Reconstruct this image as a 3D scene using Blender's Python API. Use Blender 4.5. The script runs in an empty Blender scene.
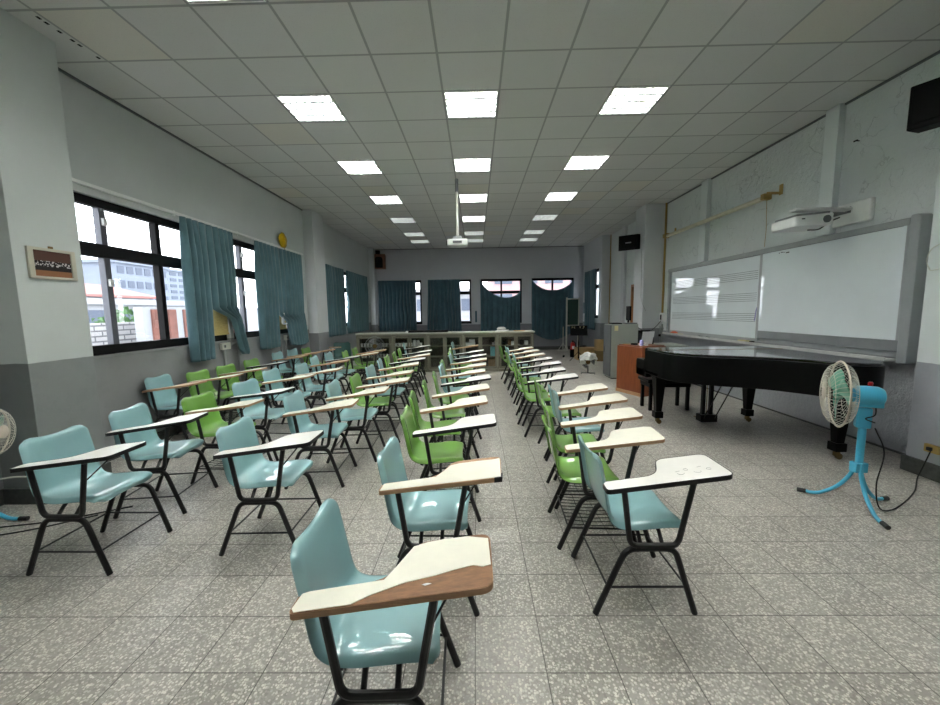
import bpy, bmesh, math, random
from mathutils import Vector, Matrix, noise as mnoise
random.seed(7)
S = bpy.context.scene
COL = S.collection
PI = math.pi

# ------------------------------------------------------------------ colours and materials
def lin(c):
    f = lambda v: v / 12.92 if v <= 0.04045 else ((v + 0.055) / 1.055) ** 2.4
    return tuple(f(v / 255.0) for v in c) + (1.0,)

def new_mat(name):
    m = bpy.data.materials.new(name); m.use_nodes = True
    nt = m.node_tree
    return m, nt, nt.nodes, nt.links, nt.nodes['Principled BSDF']

def mathn(nt, op, a, b=None, c=None):
    n = nt.nodes.new('ShaderNodeMath'); n.operation = op
    for i, v in enumerate((a, b, c)):
        if v is None: continue
        if isinstance(v, (int, float)): n.inputs[i].default_value = v
        else: nt.links.new(v, n.inputs[i])
    return n.outputs[0]

def mixc(nt, fac, a, b, mode='MIX'):
    n = nt.nodes.new('ShaderNodeMix'); n.data_type = 'RGBA'; n.blend_type = mode
    for sock, v in ((n.inputs[0], fac), (n.inputs[6], a), (n.inputs[7], b)):
        if isinstance(v, (int, float)): sock.default_value = v
        elif isinstance(v, tuple): sock.default_value = v
        else: nt.links.new(v, sock)
    return n.outputs[2]

def noise(nt, vec, scale, detail=3, rough=0.6):
    n = nt.nodes.new('ShaderNodeTexNoise'); n.inputs['Scale'].default_value = scale
    n.inputs['Detail'].default_value = detail; n.inputs['Roughness'].default_value = rough
    if vec is not None: nt.links.new(vec, n.inputs['Vector'])
    return n.outputs['Fac']

def ramp(nt, fac, p0, p1):
    n = nt.nodes.new('ShaderNodeMapRange'); n.inputs[1].default_value = p0; n.inputs[2].default_value = p1
    nt.links.new(fac, n.inputs[0]); return n.outputs[0]

def coords(nt, kind='Object'):
    return nt.nodes.new('ShaderNodeTexCoord').outputs[kind]

def worldpos(nt):
    return nt.nodes.new('ShaderNodeNewGeometry').outputs['Position']

def simple(name, rgb, rough=0.5, metal=0.0, var=0.08, scale=6.0, bump=0.0, bscale=60.0, spec=0.5, coat=0.0):
    m, nt, N, L, b = new_mat(name)
    v = coords(nt)
    c = lin(rgb)
    d = tuple(x * (1 - var) for x in c[:3]) + (1,)
    h = tuple(min(1, x * (1 + var)) for x in c[:3]) + (1,)
    L.new(mixc(nt, ramp(nt, noise(nt, v, scale), 0.3, 0.7), d, h), b.inputs['Base Color'])
    b.inputs['Roughness'].default_value = rough; b.inputs['Metallic'].default_value = metal
    b.inputs['Specular IOR Level'].default_value = spec
    b.inputs['Coat Weight'].default_value = coat; b.inputs['Coat Roughness'].default_value = 0.025
    if bump:
        bn = N.new('ShaderNodeBump'); bn.inputs['Strength'].default_value = bump; bn.inputs['Distance'].default_value = 0.004
        L.new(noise(nt, v, bscale, 4), bn.inputs['Height']); L.new(bn.outputs[0], b.inputs['Normal'])
    return m

def emit_mat(name, rgb, strength):
    m, nt, N, L, b = new_mat(name)
    b.inputs['Base Color'].default_value = lin(rgb)
    b.inputs['Emission Color'].default_value = lin(rgb); b.inputs['Emission Strength'].default_value = strength
    return m

def glass_mat(name, tint=(1, 1, 1, 1), gloss=0.06):
    m = bpy.data.materials.new(name); m.use_nodes = True
    nt = m.node_tree; N = nt.nodes; N.clear()
    o = N.new('ShaderNodeOutputMaterial'); mx = N.new('ShaderNodeMixShader'); mx.inputs[0].default_value = gloss
    t = N.new('ShaderNodeBsdfTransparent'); t.inputs[0].default_value = tint
    g = N.new('ShaderNodeBsdfGlossy'); g.inputs['Roughness'].default_value = 0.02
    nt.links.new(t.outputs[0], mx.inputs[1]); nt.links.new(g.outputs[0], mx.inputs[2]); nt.links.new(mx.outputs[0], o.inputs[0])
    return m

def wall_mat(name, upper, lower, band, rough_plaster=False):
    m, nt, N, L, b = new_mat(name)
    p = worldpos(nt)
    sep = N.new('ShaderNodeSeparateXYZ'); L.new(p, sep.inputs[0])
    up, lo = lin(upper), lin(lower)
    n1 = ramp(nt, noise(nt, p, 1.3, 5), 0.3, 0.75)
    dirt = ramp(nt, noise(nt, p, 5.0, 6, 0.7), 0.52, 0.8)
    cu = mixc(nt, n1, up, tuple(x * 0.92 for x in up[:3]) + (1,))
    cl = mixc(nt, n1, lo, tuple(x * 0.86 for x in lo[:3]) + (1,))
    cl = mixc(nt, mathn(nt, 'MULTIPLY', dirt, 0.35), cl, tuple(x * 0.55 for x in lo[:3]) + (1,))
    wob = mathn(nt, 'MULTIPLY_ADD', noise(nt, p, 9.0, 2), 0.012, band - 0.006)
    base = mixc(nt, mathn(nt, 'GREATER_THAN', sep.outputs[2], wob), cl, cu)
    bn = N.new('ShaderNodeBump')
    if rough_plaster:
        vo = N.new('ShaderNodeTexVoronoi'); vo.feature = 'DISTANCE_TO_EDGE'; vo.inputs['Scale'].default_value = 2.3
        wv = N.new('ShaderNodeVectorMath'); wv.operation = 'ADD'
        nn = N.new('ShaderNodeTexNoise'); nn.inputs['Scale'].default_value = 2.2; nn.inputs['Detail'].default_value = 5
        L.new(p, nn.inputs['Vector']); L.new(p, wv.inputs[0]); L.new(nn.outputs['Color'], wv.inputs[1])
        L.new(wv.outputs[0], vo.inputs['Vector'])
        crack = mathn(nt, 'LESS_THAN', vo.outputs['Distance'], 0.012)
        part = ramp(nt, noise(nt, p, 1.7, 2), 0.5, 0.56)
        crack = mathn(nt, 'MULTIPLY', crack, part)
        base = mixc(nt, mathn(nt, 'MULTIPLY', crack, 0.3), base, lin((120, 126, 126)))
        hgt = mathn(nt, 'ADD', mathn(nt, 'MULTIPLY', noise(nt, p, 14, 6, 0.7), 1.0), mathn(nt, 'MULTIPLY', crack, -0.6))
        L.new(hgt, bn.inputs['Height']); bn.inputs['Strength'].default_value = 1.0; bn.inputs['Distance'].default_value = 0.02
    else:
        L.new(noise(nt, p, 45, 4), bn.inputs['Height']); bn.inputs['Strength'].default_value = 0.18; bn.inputs['Distance'].default_value = 0.004
    L.new(bn.outputs[0], b.inputs['Normal']); L.new(base, b.inputs['Base Color'])
    b.inputs['Roughness'].default_value = 0.55
    return m

def floor_mat():
    m, nt, N, L, b = new_mat('terrazzo_tiles')
    p = worldpos(nt)
    sep = N.new('ShaderNodeSeparateXYZ'); L.new(p, sep.inputs[0])
    u = mathn(nt, 'DIVIDE', mathn(nt, 'ADD', sep.outputs[0], 0.0216 + 30), 0.3)
    v = mathn(nt, 'DIVIDE', mathn(nt, 'ADD', sep.outputs[1], -1.448 + 30), 0.3)
    def edge(x):
        f = mathn(nt, 'FRACT', x)
        return mathn(nt, 'MINIMUM', f, mathn(nt, 'SUBTRACT', 1.0, f))
    e = mathn(nt, 'MINIMUM', edge(u), edge(v))
    grout = mathn(nt, 'LESS_THAN', e, 0.0085)
    cmb = N.new('ShaderNodeCombineXYZ'); L.new(mathn(nt, 'FLOOR', u), cmb.inputs[0]); L.new(mathn(nt, 'FLOOR', v), cmb.inputs[1])
    wn = N.new('ShaderNodeTexWhiteNoise'); wn.noise_dimensions = '3D'; L.new(cmb.outputs[0], wn.inputs['Vector'])
    vo = N.new('ShaderNodeTexVoronoi'); vo.inputs['Scale'].default_value = 92; L.new(p, vo.inputs['Vector'])
    hs = N.new('ShaderNodeSeparateColor'); L.new(vo.outputs['Color'], hs.inputs[0])
    chip = mathn(nt, 'MULTIPLY', mathn(nt, 'LESS_THAN', vo.outputs['Distance'], 0.52), ramp(nt, hs.outputs[0], 0.15, 0.9))
    base = mixc(nt, wn.outputs['Value'], lin((143, 139, 132)), lin((157, 153, 146)))
    base = mixc(nt, mathn(nt, 'MULTIPLY', chip, 0.78), base, lin((222, 218, 208)))
    dk = mathn(nt, 'MULTIPLY', mathn(nt, 'GREATER_THAN', hs.outputs[1], 0.8), 0.3)
    base = mixc(nt, dk, base, lin((96, 90, 84)))
    stain = ramp(nt, noise(nt, p, 1.1, 5, 0.65), 0.5, 0.8)
    base = mixc(nt, mathn(nt, 'MULTIPLY', stain, 0.06), base, lin((112, 106, 98)))
    base = mixc(nt, mathn(nt, 'MULTIPLY', grout, 0.8), base, lin((58, 54, 50)))
    L.new(base, b.inputs['Base Color'])
    L.new(mathn(nt, 'MULTIPLY_ADD', noise(nt, p, 9, 4), 0.10, 0.29), b.inputs['Roughness'])
    bn = N.new('ShaderNodeBump'); bn.inputs['Strength'].default_value = 0.12; bn.inputs['Distance'].default_value = 0.004
    hh = mathn(nt, 'ADD', mathn(nt, 'MULTIPLY', grout, -1.0), mathn(nt, 'MULTIPLY', noise(nt, p, 90, 2), 0.15))
    L.new(hh, bn.inputs['Height']); L.new(bn.outputs[0], b.inputs['Normal'])
    return m

CX0, CY0, CT = -0.317, 4.30, 0.6      # suspended ceiling grid
def ceiling_mat():
    m, nt, N, L, b = new_mat('ceiling_tiles')
    p = worldpos(nt)
    sep = N.new('ShaderNodeSeparateXYZ'); L.new(p, sep.inputs[0])
    u = mathn(nt, 'DIVIDE', mathn(nt, 'ADD', sep.outputs[0], -CX0 + 60), CT)
    v = mathn(nt, 'DIVIDE', mathn(nt, 'ADD', sep.outputs[1], -CY0 + 60), CT)
    def edge(x):
        f = mathn(nt, 'FRACT', x)
        return mathn(nt, 'MINIMUM', f, mathn(nt, 'SUBTRACT', 1.0, f))
    e = mathn(nt, 'MINIMUM', edge(u), edge(v))
    bar = mathn(nt, 'LESS_THAN', e, 0.019)
    cmb = N.new('ShaderNodeCombineXYZ'); L.new(mathn(nt, 'FLOOR', u), cmb.inputs[0]); L.new(mathn(nt, 'FLOOR', v), cmb.inputs[1])
    wn = N.new('ShaderNodeTexWhiteNoise'); wn.noise_dimensions = '3D'; L.new(cmb.outputs[0], wn.inputs['Vector'])
    base = mixc(nt, wn.outputs['Value'], lin((201, 202, 201)), lin((208, 208, 207)))
    old = mathn(nt, 'GREATER_THAN', wn.outputs['Value'], 0.95)
    base = mixc(nt, mathn(nt, 'MULTIPLY', old, 0.4), base, lin((208, 202, 184)))
    pit = mathn(nt, 'LESS_THAN', noise(nt, p, 95, 3, 0.7), 0.36)
    base = mixc(nt, mathn(nt, 'MULTIPLY', pit, 0.28), base, lin((120, 122, 118)))
    base = mixc(nt, bar, base, lin((158, 160, 159)))
    L.new(base, b.inputs['Base Color']); b.inputs['Roughness'].default_value = 0.85
    bn = N.new('ShaderNodeBump'); bn.inputs['Strength'].default_value = 0.25; bn.inputs['Distance'].default_value = 0.004
    L.new(mathn(nt, 'ADD', noise(nt, p, 95, 3, 0.7), mathn(nt, 'MULTIPLY', bar, 0.8)), bn.inputs['Height']); L.new(bn.outputs[0], b.inputs['Normal'])
    return m

def wood_mat(name, rgb, rgb2, rough=0.4, scale=(2, 14, 2), coat=0.0):
    m, nt, N, L, b = new_mat(name)
    mp = N.new('ShaderNodeMapping'); mp.inputs['Scale'].default_value = scale
    L.new(coords(nt), mp.inputs[0])
    f = ramp(nt, noise(nt, mp.outputs[0], 5, 6, 0.65), 0.3, 0.72)
    L.new(mixc(nt, f, lin(rgb), lin(rgb2)), b.inputs['Base Color']); b.inputs['Roughness'].default_value = rough
    b.inputs['Coat Weight'].default_value = coat
    return m

def cloth_mat(name, rgb):
    m, nt, N, L, b = new_mat(name)
    p = coords(nt); c = lin(rgb)
    f = ramp(nt, noise(nt, p, 3, 5), 0.3, 0.7)
    L.new(mixc(nt, f, tuple(x * 0.82 for x in c[:3]) + (1,), tuple(x * 1.12 for x in c[:3]) + (1,)), b.inputs['Base Color'])
    b.inputs['Roughness'].default_value = 0.8; b.inputs['Sheen Weight'].default_value = 0.25
    bn = N.new('ShaderNodeBump'); bn.inputs['Strength'].default_value = 0.3; bn.inputs['Distance'].default_value = 0.002
    L.new(noise(nt, p, 350, 2), bn.inputs['Height']); L.new(bn.outputs[0], b.inputs['Normal'])
    return m

def brick_mat(name, c1, c2, mortar, scale, bw=0.5, rh=0.25):
    m, nt, N, L, b = new_mat(name)
    br = N.new('ShaderNodeTexBrick'); br.inputs['Scale'].default_value = scale
    br.inputs['Color1'].default_value = lin(c1); br.inputs['Color2'].default_value = lin(c2); br.inputs['Mortar'].default_value = lin(mortar)
    br.inputs['Brick Width'].default_value = bw; br.inputs['Row Height'].default_value = rh
    mp = N.new('ShaderNodeMapping'); mp.inputs['Rotation'].default_value = (PI / 2, 0, PI / 2); L.new(worldpos(nt), mp.inputs[0])
    # wall runs along Y: feed (y, z)
    sep = N.new('ShaderNodeSeparateXYZ'); L.new(worldpos(nt), sep.inputs[0])
    cb = N.new('ShaderNodeCombineXYZ'); L.new(sep.outputs[1], cb.inputs[0]); L.new(sep.outputs[2], cb.inputs[1])
    L.new(cb.outputs[0], br.inputs['Vector']); L.new(br.outputs['Color'], b.inputs['Base Color']); b.inputs['Roughness'].default_value = 0.8
    return m

M = {}
M['floor'] = floor_mat()
M['ceiling'] = ceiling_mat()
M['wall_left'] = wall_mat('painted_wall_left', (196, 201, 200), (138, 140, 141), 1.14)
M['wall_back'] = wall_mat('painted_wall_back', (192, 194, 200), (128, 129, 136), 1.0)
M['wall_right'] = wall_mat('cracked_plaster_right', (214, 220, 219), (156, 159, 164), 1.0, True)
M['column_left'] = wall_mat('painted_column_left', (203, 209, 207), (136, 140, 140), 1.15)
M['column_pale'] = wall_mat('painted_column_pale', (205, 208, 210), (134, 136, 140), 1.05)
M['column_right'] = wall_mat('painted_column_right', (222, 228, 228), (158, 161, 168), 1.0)
M['skirting'] = simple('dark_skirting', (70, 72, 70), 0.5, var=0.25, scale=30)
M['shell_blue'] = simple('blue_chair_shell', (134, 174, 178), 0.3, var=0.05, scale=5, spec=0.4, coat=1.0, bump=0.10, bscale=9)
M['shell_green'] = simple('green_chair_shell', (108, 156, 66), 0.3, var=0.06, scale=5, spec=0.4, coat=1.0, bump=0.10, bscale=9)
M['shell_dark'] = simple('dark_green_shell', (44, 84, 82), 0.4, var=0.1)
M['frame_black'] = simple('black_painted_steel', (24, 24, 25), 0.38, var=0.2, scale=20)
M['laminate'] = simple('white_laminate', (232, 229, 214), 0.32, var=0.04, scale=9)
M['laminate_w'] = simple('white_laminate_cool', (232, 230, 224), 0.3, var=0.04, scale=9)
M['ply'] = wood_mat('plywood_edge', (160, 120, 88), (196, 158, 122), 0.6, (3, 3, 60))
M['ply_top'] = wood_mat('bare_chipboard', (104, 72, 46), (146, 104, 68), 0.6, (4, 16, 4))
M['tan_top'] = wood_mat('worn_tan_top', (168, 134, 104), (200, 176, 150), 0.5, (3, 14, 3))
M['edge_black'] = simple('black_rubber_edge', (14, 14, 14), 0.5, var=0.1)
M['pencil'] = simple('pencil_marks', (120, 120, 116), 0.8)
M['alu_black'] = simple('black_aluminium', (20, 20, 21), 0.6, spec=0.15, var=0.1, scale=8)
M['alu_grey'] = simple('grey_aluminium', (92, 94, 102), 0.45, 0.2, var=0.05)
M['glass'] = glass_mat('window_glass')
M['curtain'] = cloth_mat('teal_curtain', (80, 114, 122))
M['curtain_back'] = cloth_mat('dark_teal_curtain', (62, 94, 106))
M['white_plastic'] = simple('white_plastic', (226, 228, 226), 0.4, var=0.03)
M['off_white'] = simple('off_white_metal', (200, 200, 190), 0.45, var=0.05)
M['fixture'] = simple('light_reflector', (236, 238, 238), 0.3, var=0.02)
M['louvre'] = simple('louvre_grey', (150, 154, 154), 0.35, var=0.02)
M['tube'] = emit_mat('fluorescent_tube', (255, 255, 250), 88.0)
M['tube_dim'] = emit_mat('fluorescent_tube_dim', (255, 255, 250), 8.0)
M['piano'] = simple('black_piano_lacquer', (9, 10, 10), 0.1, var=0.05, spec=0.6, coat=0.6)
M['piano_rim'] = simple('satin_black_case', (7, 7, 7), 0.35, var=0.05, spec=0.14)
M['brass'] = simple('dull_brass', (120, 98, 58), 0.45, 0.7)
M['podium'] = wood_mat('orange_wood_veneer', (112, 54, 24), (140, 74, 36), 0.35, (10, 10, 1.2), 0.2)
M['steel_olive'] = simple('olive_steel', (120, 118, 103), 0.42, var=0.06, scale=4)
M['steel_grey'] = simple('grey_steel', (156, 160, 152), 0.45, var=0.05, scale=3)
M['worktop'] = simple('pale_olive_top', (172, 172, 160), 0.45)
M['cab_inside'] = simple('cabinet_interior', (66, 66, 58), 0.6)
M['cab_glass'] = glass_mat('cabinet_glass', (0.9, 0.91, 0.9, 1), 0.05)
M['board_white'] = simple('whiteboard_enamel', (232, 240, 243), 0.4, var=0.03, scale=2, coat=1.0)
M['board_white'].node_tree.nodes['Principled BSDF'].inputs['Coat IOR'].default_value = 1.75
M['board_frame'] = simple('whiteboard_aluminium', (168, 172, 174), 0.35, 0.35, var=0.05)
M['tray_grey'] = simple('pale_tray', (196, 198, 196), 0.4)
M['board_mid'] = simple('mid_grey_metal', (136, 139, 142), 0.4, 0.2)
M['board_dark'] = simple('dark_grey_metal', (100, 103, 106), 0.4, 0.3)
M['staff'] = simple('staff_line_grey', (96, 104, 112), 0.5)
M['black'] = simple('matt_black', (9, 9, 10), 0.7, spec=0.15, var=0.1)
M['fan_blue'] = simple('bright_blue_enamel', (70, 172, 206), 0.3, var=0.05, coat=0.2)
M['fan_wire'] = simple('cream_wire', (204, 200, 186), 0.35, 0.2)
M['fan_ring'] = simple('cream_ring', (196, 186, 170), 0.4)
M['fan_blade'] = simple('green_blade', (96, 160, 138), 0.35)
M['red'] = simple('red_enamel', (178, 28, 28), 0.35)
M['card'] = simple('cardboard', (172, 142, 96), 0.8, var=0.1)
M['card_dark'] = simple('cardboard_dark', (120, 98, 62), 0.8, var=0.1)
M['plywood_yellow'] = wood_mat('yellow_plywood', (176, 156, 96), (204, 184, 124), 0.6, (3, 3, 12))
M['gold'] = simple('gold_foil', (226, 190, 30), 0.25, 0.7, bump=1.0, bscale=16)
M['speaker_wood'] = wood_mat('brown_speaker_wood', (96, 62, 44), (124, 84, 60), 0.5)
M['chalkboard'] = simple('dark_green_chalkboard', (44, 74, 66), 0.5, var=0.15, scale=3)
M['yellow'] = simple('yellow_cream', (216, 208, 160), 0.6)
M['teal_paper'] = simple('teal_binder', (96, 176, 190), 0.5)
M['paper'] = simple('white_paper', (232, 234, 236), 0.7)
M['lilac'] = simple('lilac_card', (150, 148, 196), 0.6)
M['bag'] = simple('crumpled_white_plastic', (214, 214, 212), 0.35, bump=1.0, bscale=14)
M['orange'] = simple('orange_cloth', (214, 110, 72), 0.7)
M['wood_trim'] = wood_mat('door_frame_wood', (150, 96, 52), (176, 120, 72), 0.5)
M['cream_tube'] = simple('cream_screen_case', (214, 208, 186), 0.45)
M['bracket'] = simple('yellowed_bracket', (168, 140, 78), 0.55)
M['picture_frame'] = simple('cream_picture_frame', (196, 192, 176), 0.5)
M['cord'] = simple('black_cord', (20, 20, 20), 0.5)
M['cord_grey'] = simple('grey_conduit', (150, 152, 152), 0.5)
M['ext_white'] = simple('pale_concrete', (150, 153, 158), 0.8, var=0.06, scale=0.4)
M['ext_grey'] = simple('grey_facade', (118, 127, 142), 0.8, var=0.06, scale=0.3)
M['ext_pink'] = simple('pale_red_facade', (164, 136, 138), 0.8, var=0.08, scale=0.4)
M['ext_roof'] = simple('faded_red_roof', (150, 104, 100), 0.8, var=0.1, scale=0.6)
M['ext_win'] = simple('dull_window', (74, 84, 102), 0.5)
M['ext_brick'] = brick_mat('white_block_wall', (164, 164, 164), (150, 150, 152), (96, 96, 100), 1.0, 0.42, 0.14)
M['rust'] = simple('rusty_brown_sheet', (112, 72, 62), 0.7, var=0.2, scale=3)
M['leaf'] = simple('pale_green_leaves', (70, 104, 62), 0.7, var=0.35, scale=6)
M['bark'] = simple('bark', (96, 80, 64), 0.9)
M['ground'] = simple('grey_yard', (150, 150, 148), 0.9, var=0.1, scale=0.2)

def photo_mat():
    m, nt, N, L, b = new_mat('group_photograph')
    v = coords(nt); sep = N.new('ShaderNodeSeparateXYZ'); L.new(v, sep.inputs[0])
    z = sep.outputs[2]
    band = mathn(nt, 'MULTIPLY', mathn(nt, 'GREATER_THAN', z, -0.022), mathn(nt, 'LESS_THAN', z, 0.022))
    vo = N.new('ShaderNodeTexVoronoi'); vo.inputs['Scale'].default_value = 60; L.new(v, vo.inputs['Vector'])
    fig = mathn(nt, 'MULTIPLY', band, mathn(nt, 'LESS_THAN', vo.outputs['Distance'], 0.45))
    base = mixc(nt, mathn(nt, 'GREATER_THAN', z, 0.02), lin((44, 38, 40)), lin((92, 66, 58)))
    base = mixc(nt, mathn(nt, 'LESS_THAN', z, -0.055), base, lin((150, 104, 74)))
    base = mixc(nt, fig, base, lin((206, 198, 200)))
    L.new(base, b.inputs['Base Color']); b.inputs['Roughness'].default_value = 0.2
    return m
M['photo'] = photo_mat()

# ------------------------------------------------------------------ mesh builder
class MB:
    def __init__(s): s.v = []; s.f = []
    def add(s, verts, faces, mat=None):
        o = len(s.v)
        s.v += [tuple(mat @ Vector(p)) if mat else tuple(p) for p in verts]
        s.f += [tuple(i + o for i in f) for f in faces]
        return s
    def box(s, x0, x1, y0, y1, z0, z1, mat=None):
        v = [(x0, y0, z0), (x1, y0, z0), (x1, y1, z0), (x0, y1, z0), (x0, y0, z1), (x1, y0, z1), (x1, y1, z1), (x0, y1, z1)]
        return s.add(v, [(0, 3, 2, 1), (4, 5, 6, 7), (0, 1, 5, 4), (1, 2, 6, 5), (2, 3, 7, 6), (3, 0, 4, 7)], mat)
    def prism(s, outline, z0, z1, mat=None):
        """outline: (x, y) polygon extruded along z; z0/z1 may be functions of (x, y)"""
        n = len(outline)
        g = lambda z, p: z(*p) if callable(z) else z
        v = [(p[0], p[1], g(z0, p)) for p in outline] + [(p[0], p[1], g(z1, p)) for p in outline]
        f = [tuple(reversed(range(n))), tuple(range(n, 2 * n))] + [(i, (i + 1) % n, n + (i + 1) % n, n + i) for i in range(n)]
        return s.add(v, f, mat)
    def tube(s, pts, r, n=8, closed=False, mat=None, rad=None):
        P = [Vector(p) for p in pts]; k = len(P); rings = []
        prev = None
        for i in range(k):
            if closed: t = (P[(i + 1) % k] - P[i - 1])
            elif i == 0: t = P[1] - P[0]
            elif i == k - 1: t = P[-1] - P[-2]
            else: t = (P[i + 1] - P[i]).normalized() + (P[i] - P[i - 1]).normalized()
            t = t.normalized() if t.length > 1e-9 else Vector((0, 0, 1))
            if prev is None:
                a = Vector((0, 0, 1)) if abs(t.z) < 0.9 else Vector((1, 0, 0))
                u = t.cross(a).normalized()
            else:
                u = (prev - t * prev.dot(t))
                u = u.normalized() if u.length > 1e-6 else t.orthogonal().normalized()
            w = t.cross(u); prev = u
            rr = rad[i] if rad else r
            rings.append([P[i] + (u * math.cos(2 * PI * j / n) + w * math.sin(2 * PI * j / n)) * rr for j in range(n)])
        v = [q for R in rings for q in R]; f = []
        for i in range(k if closed else k - 1):
            a, b = i * n, ((i + 1) % k) * n
            f += [(a + j, a + (j + 1) % n, b + (j + 1) % n, b + j) for j in range(n)]
        if not closed: f += [tuple(reversed(range(n))), tuple(range((k - 1) * n, k * n))]
        return s.add(v, f, mat)
    def lathe(s, prof, n=20, mat=None):
        """prof: (r, z) around Z, closed with caps"""
        v = []; f = []; k = len(prof)
        for r, z in prof: v += [(r * math.cos(2 * PI * j / n), r * math.sin(2 * PI * j / n), z) for j in range(n)]
        for i in range(k - 1): f += [(i * n + j, i * n + (j + 1) % n, (i + 1) * n + (j + 1) % n, (i + 1) * n + j) for j in range(n)]
        f += [tuple(reversed(range(n))), tuple(range((k - 1) * n, k * n))]
        return s.add(v, f, mat)
    def grid(s, fn, nu, nv, skip=None):
        o = len(s.v)
        for i in range(nu + 1):
            for j in range(nv + 1): s.v.append(tuple(fn(i / nu, j / nv)))
        for i in range(nu):
            for j in range(nv):
                if skip and skip((i + .5) / nu, (j + .5) / nv): continue
                a = o + i * (nv + 1) + j
                s.f.append((a, a + nv + 1, a + nv + 2, a + 1))
        return s
    def mesh(s, name, mat, smooth=35):
        bm = bmesh.new()
        vs = [bm.verts.new(p) for p in s.v]
        for f in s.f:
            try: bm.faces.new([vs[i] for i in f])
            except ValueError: pass
        loose = [v for v in bm.verts if not v.link_faces]
        if loose: bmesh.ops.delete(bm, geom=loose, context='VERTS')
        bmesh.ops.recalc_face_normals(bm, faces=bm.faces)
        me = bpy.data.meshes.new(name); bm.to_mesh(me); bm.free()
        me.materials.append(mat if not isinstance(mat, str) else M[mat])
        if smooth:
            me.polygons.foreach_set('use_smooth', [True] * len(me.polygons))
            me.set_sharp_from_angle(angle=math.radians(smooth))
        return me
    def build(s, name, mat, parent=None, bevel=0, smooth=35, loc=None, solid=0, seg=2):
        o = bpy.data.objects.new(name, s.mesh(name, mat, smooth)); COL.objects.link(o)
        if parent: o.parent = parent
        if loc: o.location = loc
        if solid:
            q = o.modifiers.new('thickness', 'SOLIDIFY'); q.thickness = solid; q.offset = 0
        if bevel:
            q = o.modifiers.new('soft_edges', 'BEVEL'); q.width = bevel; q.segments = seg; q.limit_method = 'ANGLE'; q.angle_limit = math.radians(40)
        return o

def tag(o, label, cat, group=None):
    o['label'] = label; o['category'] = cat
    if group: o['group'] = group
    return o
def thing(name, label, cat, loc=(0, 0, 0), rz=0, group=None):
    o = bpy.data.objects.new(name, None); COL.objects.link(o); o.location = loc; o.rotation_euler = (0, 0, rz)
    o.empty_display_size = 0.1
    return tag(o, label, cat, group)
def struct(name, mb, mat, bevel=0, **k):
    o = mb.build(name, mat, None, bevel, **k); o['kind'] = 'structure'; return o
def copy_tree(o, parent=None):
    c = o.copy(); COL.objects.link(c)
    if parent: c.parent = parent
    for ch in list(o.children): copy_tree(ch, c)
    return c
def bezier(pts, n=6):
    """Catmull-Rom through the points"""
    P = [Vector(p) for p in pts]; out = []
    for i in range(len(P) - 1):
        a = P[i - 1] if i else P[0] * 2 - P[1]; b, c = P[i], P[i + 1]
        d = P[i + 2] if i + 2 < len(P) else P[-1] * 2 - P[-2]
        for k in range(n):
            t = k / n
            out.append(0.5 * ((2 * b) + (c - a) * t + (2 * a - 5 * b + 4 * c - d) * t * t + (3 * b - a - 3 * c + d) * t ** 3))
    out.append(P[-1]); return out
def rot(axis, deg): return Matrix.Rotation(math.radians(deg), 4, axis)
def tr(x, y, z): return Matrix.Translation((x, y, z))

# ------------------------------------------------------------------ camera
cp, sp = math.cos(.1089), math.sin(.1089); cy, sy = math.cos(-.0162), math.sin(-.0162); cr, sr = math.cos(-.0151), math.sin(-.0151)
F = Vector((sy * cp, cy * cp, -sp)); r0 = Vector((cy, -sy, 0)); u0 = r0.cross(F)
r2 = cr * r0 + sr * u0; u2 = -sr * r0 + cr * u0
cam = bpy.data.cameras.new('camera'); co = bpy.data.objects.new('camera', cam); COL.objects.link(co)
cam.sensor_width = 36; cam.sensor_fit = 'HORIZONTAL'; cam.lens = 36 * 381.88 / 940; cam.clip_start = 0.02; cam.clip_end = 500
co.matrix_world = Matrix(((r2.x, u2.x, -F.x, 0), (r2.y, u2.y, -F.y, 0), (r2.z, u2.z, -F.z, 1.5124), (0, 0, 0, 1)))
S.camera = co

# ------------------------------------------------------------------ room shell
XL, XR, YB, YF, ZC = -3.87, 4.30, 14.45, -1.6, 3.82
fl = MB().box(XL - .3, XR + .3, YF - .2, YB + .3, -.12, 0); struct('floor', fl, 'floor', smooth=0)

LIGHT_ROWS = [-6, -3, 0, 3, 6, 9, 12, 14]; LIGHT_COLS = [-3, 0, 3]  # nearest row hangs out of view, added for the light it gives
cells = {(c, r) for c in LIGHT_COLS for r in LIGHT_ROWS}
ce = MB()
for c in range(-7, 9):
    for r in range(-11, 18):
        x0, y0 = CX0 + c * CT, CY0 + r * CT
        if (c, r) in cells: continue
        ce.add([(x0, y0, ZC), (x0 + CT, y0, ZC), (x0 + CT, y0 + CT, ZC), (x0, y0 + CT, ZC)], [(0, 3, 2, 1)])
struct('ceiling', ce, 'ceiling', smooth=0)
slab = MB().box(XL - .3, XR + .4, YF - .2, YB + .4, ZC + .3, ZC + .4)
struct('ceiling_slab', slab, 'ext_white', smooth=0)

# left wall with window openings (thickness toward -X)
T = .22
WL = [(3.3, 5.95), (6.05, 8.45), (10.0, 13.8)]
ZS, ZH = 1.11, 2.73
w = MB()
ys = [YF] + [y for a in WL for y in a] + [YB]
for i in range(0, len(ys), 2): w.box(XL - T, XL, ys[i], ys[i + 1], 0, ZC + .3)
for a, b in WL: w.box(XL - T, XL, a, b, 0, ZS).box(XL - T, XL, a, b, ZH, ZC + .3)
struct('wall_left', w, 'wall_left', smooth=0)

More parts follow.
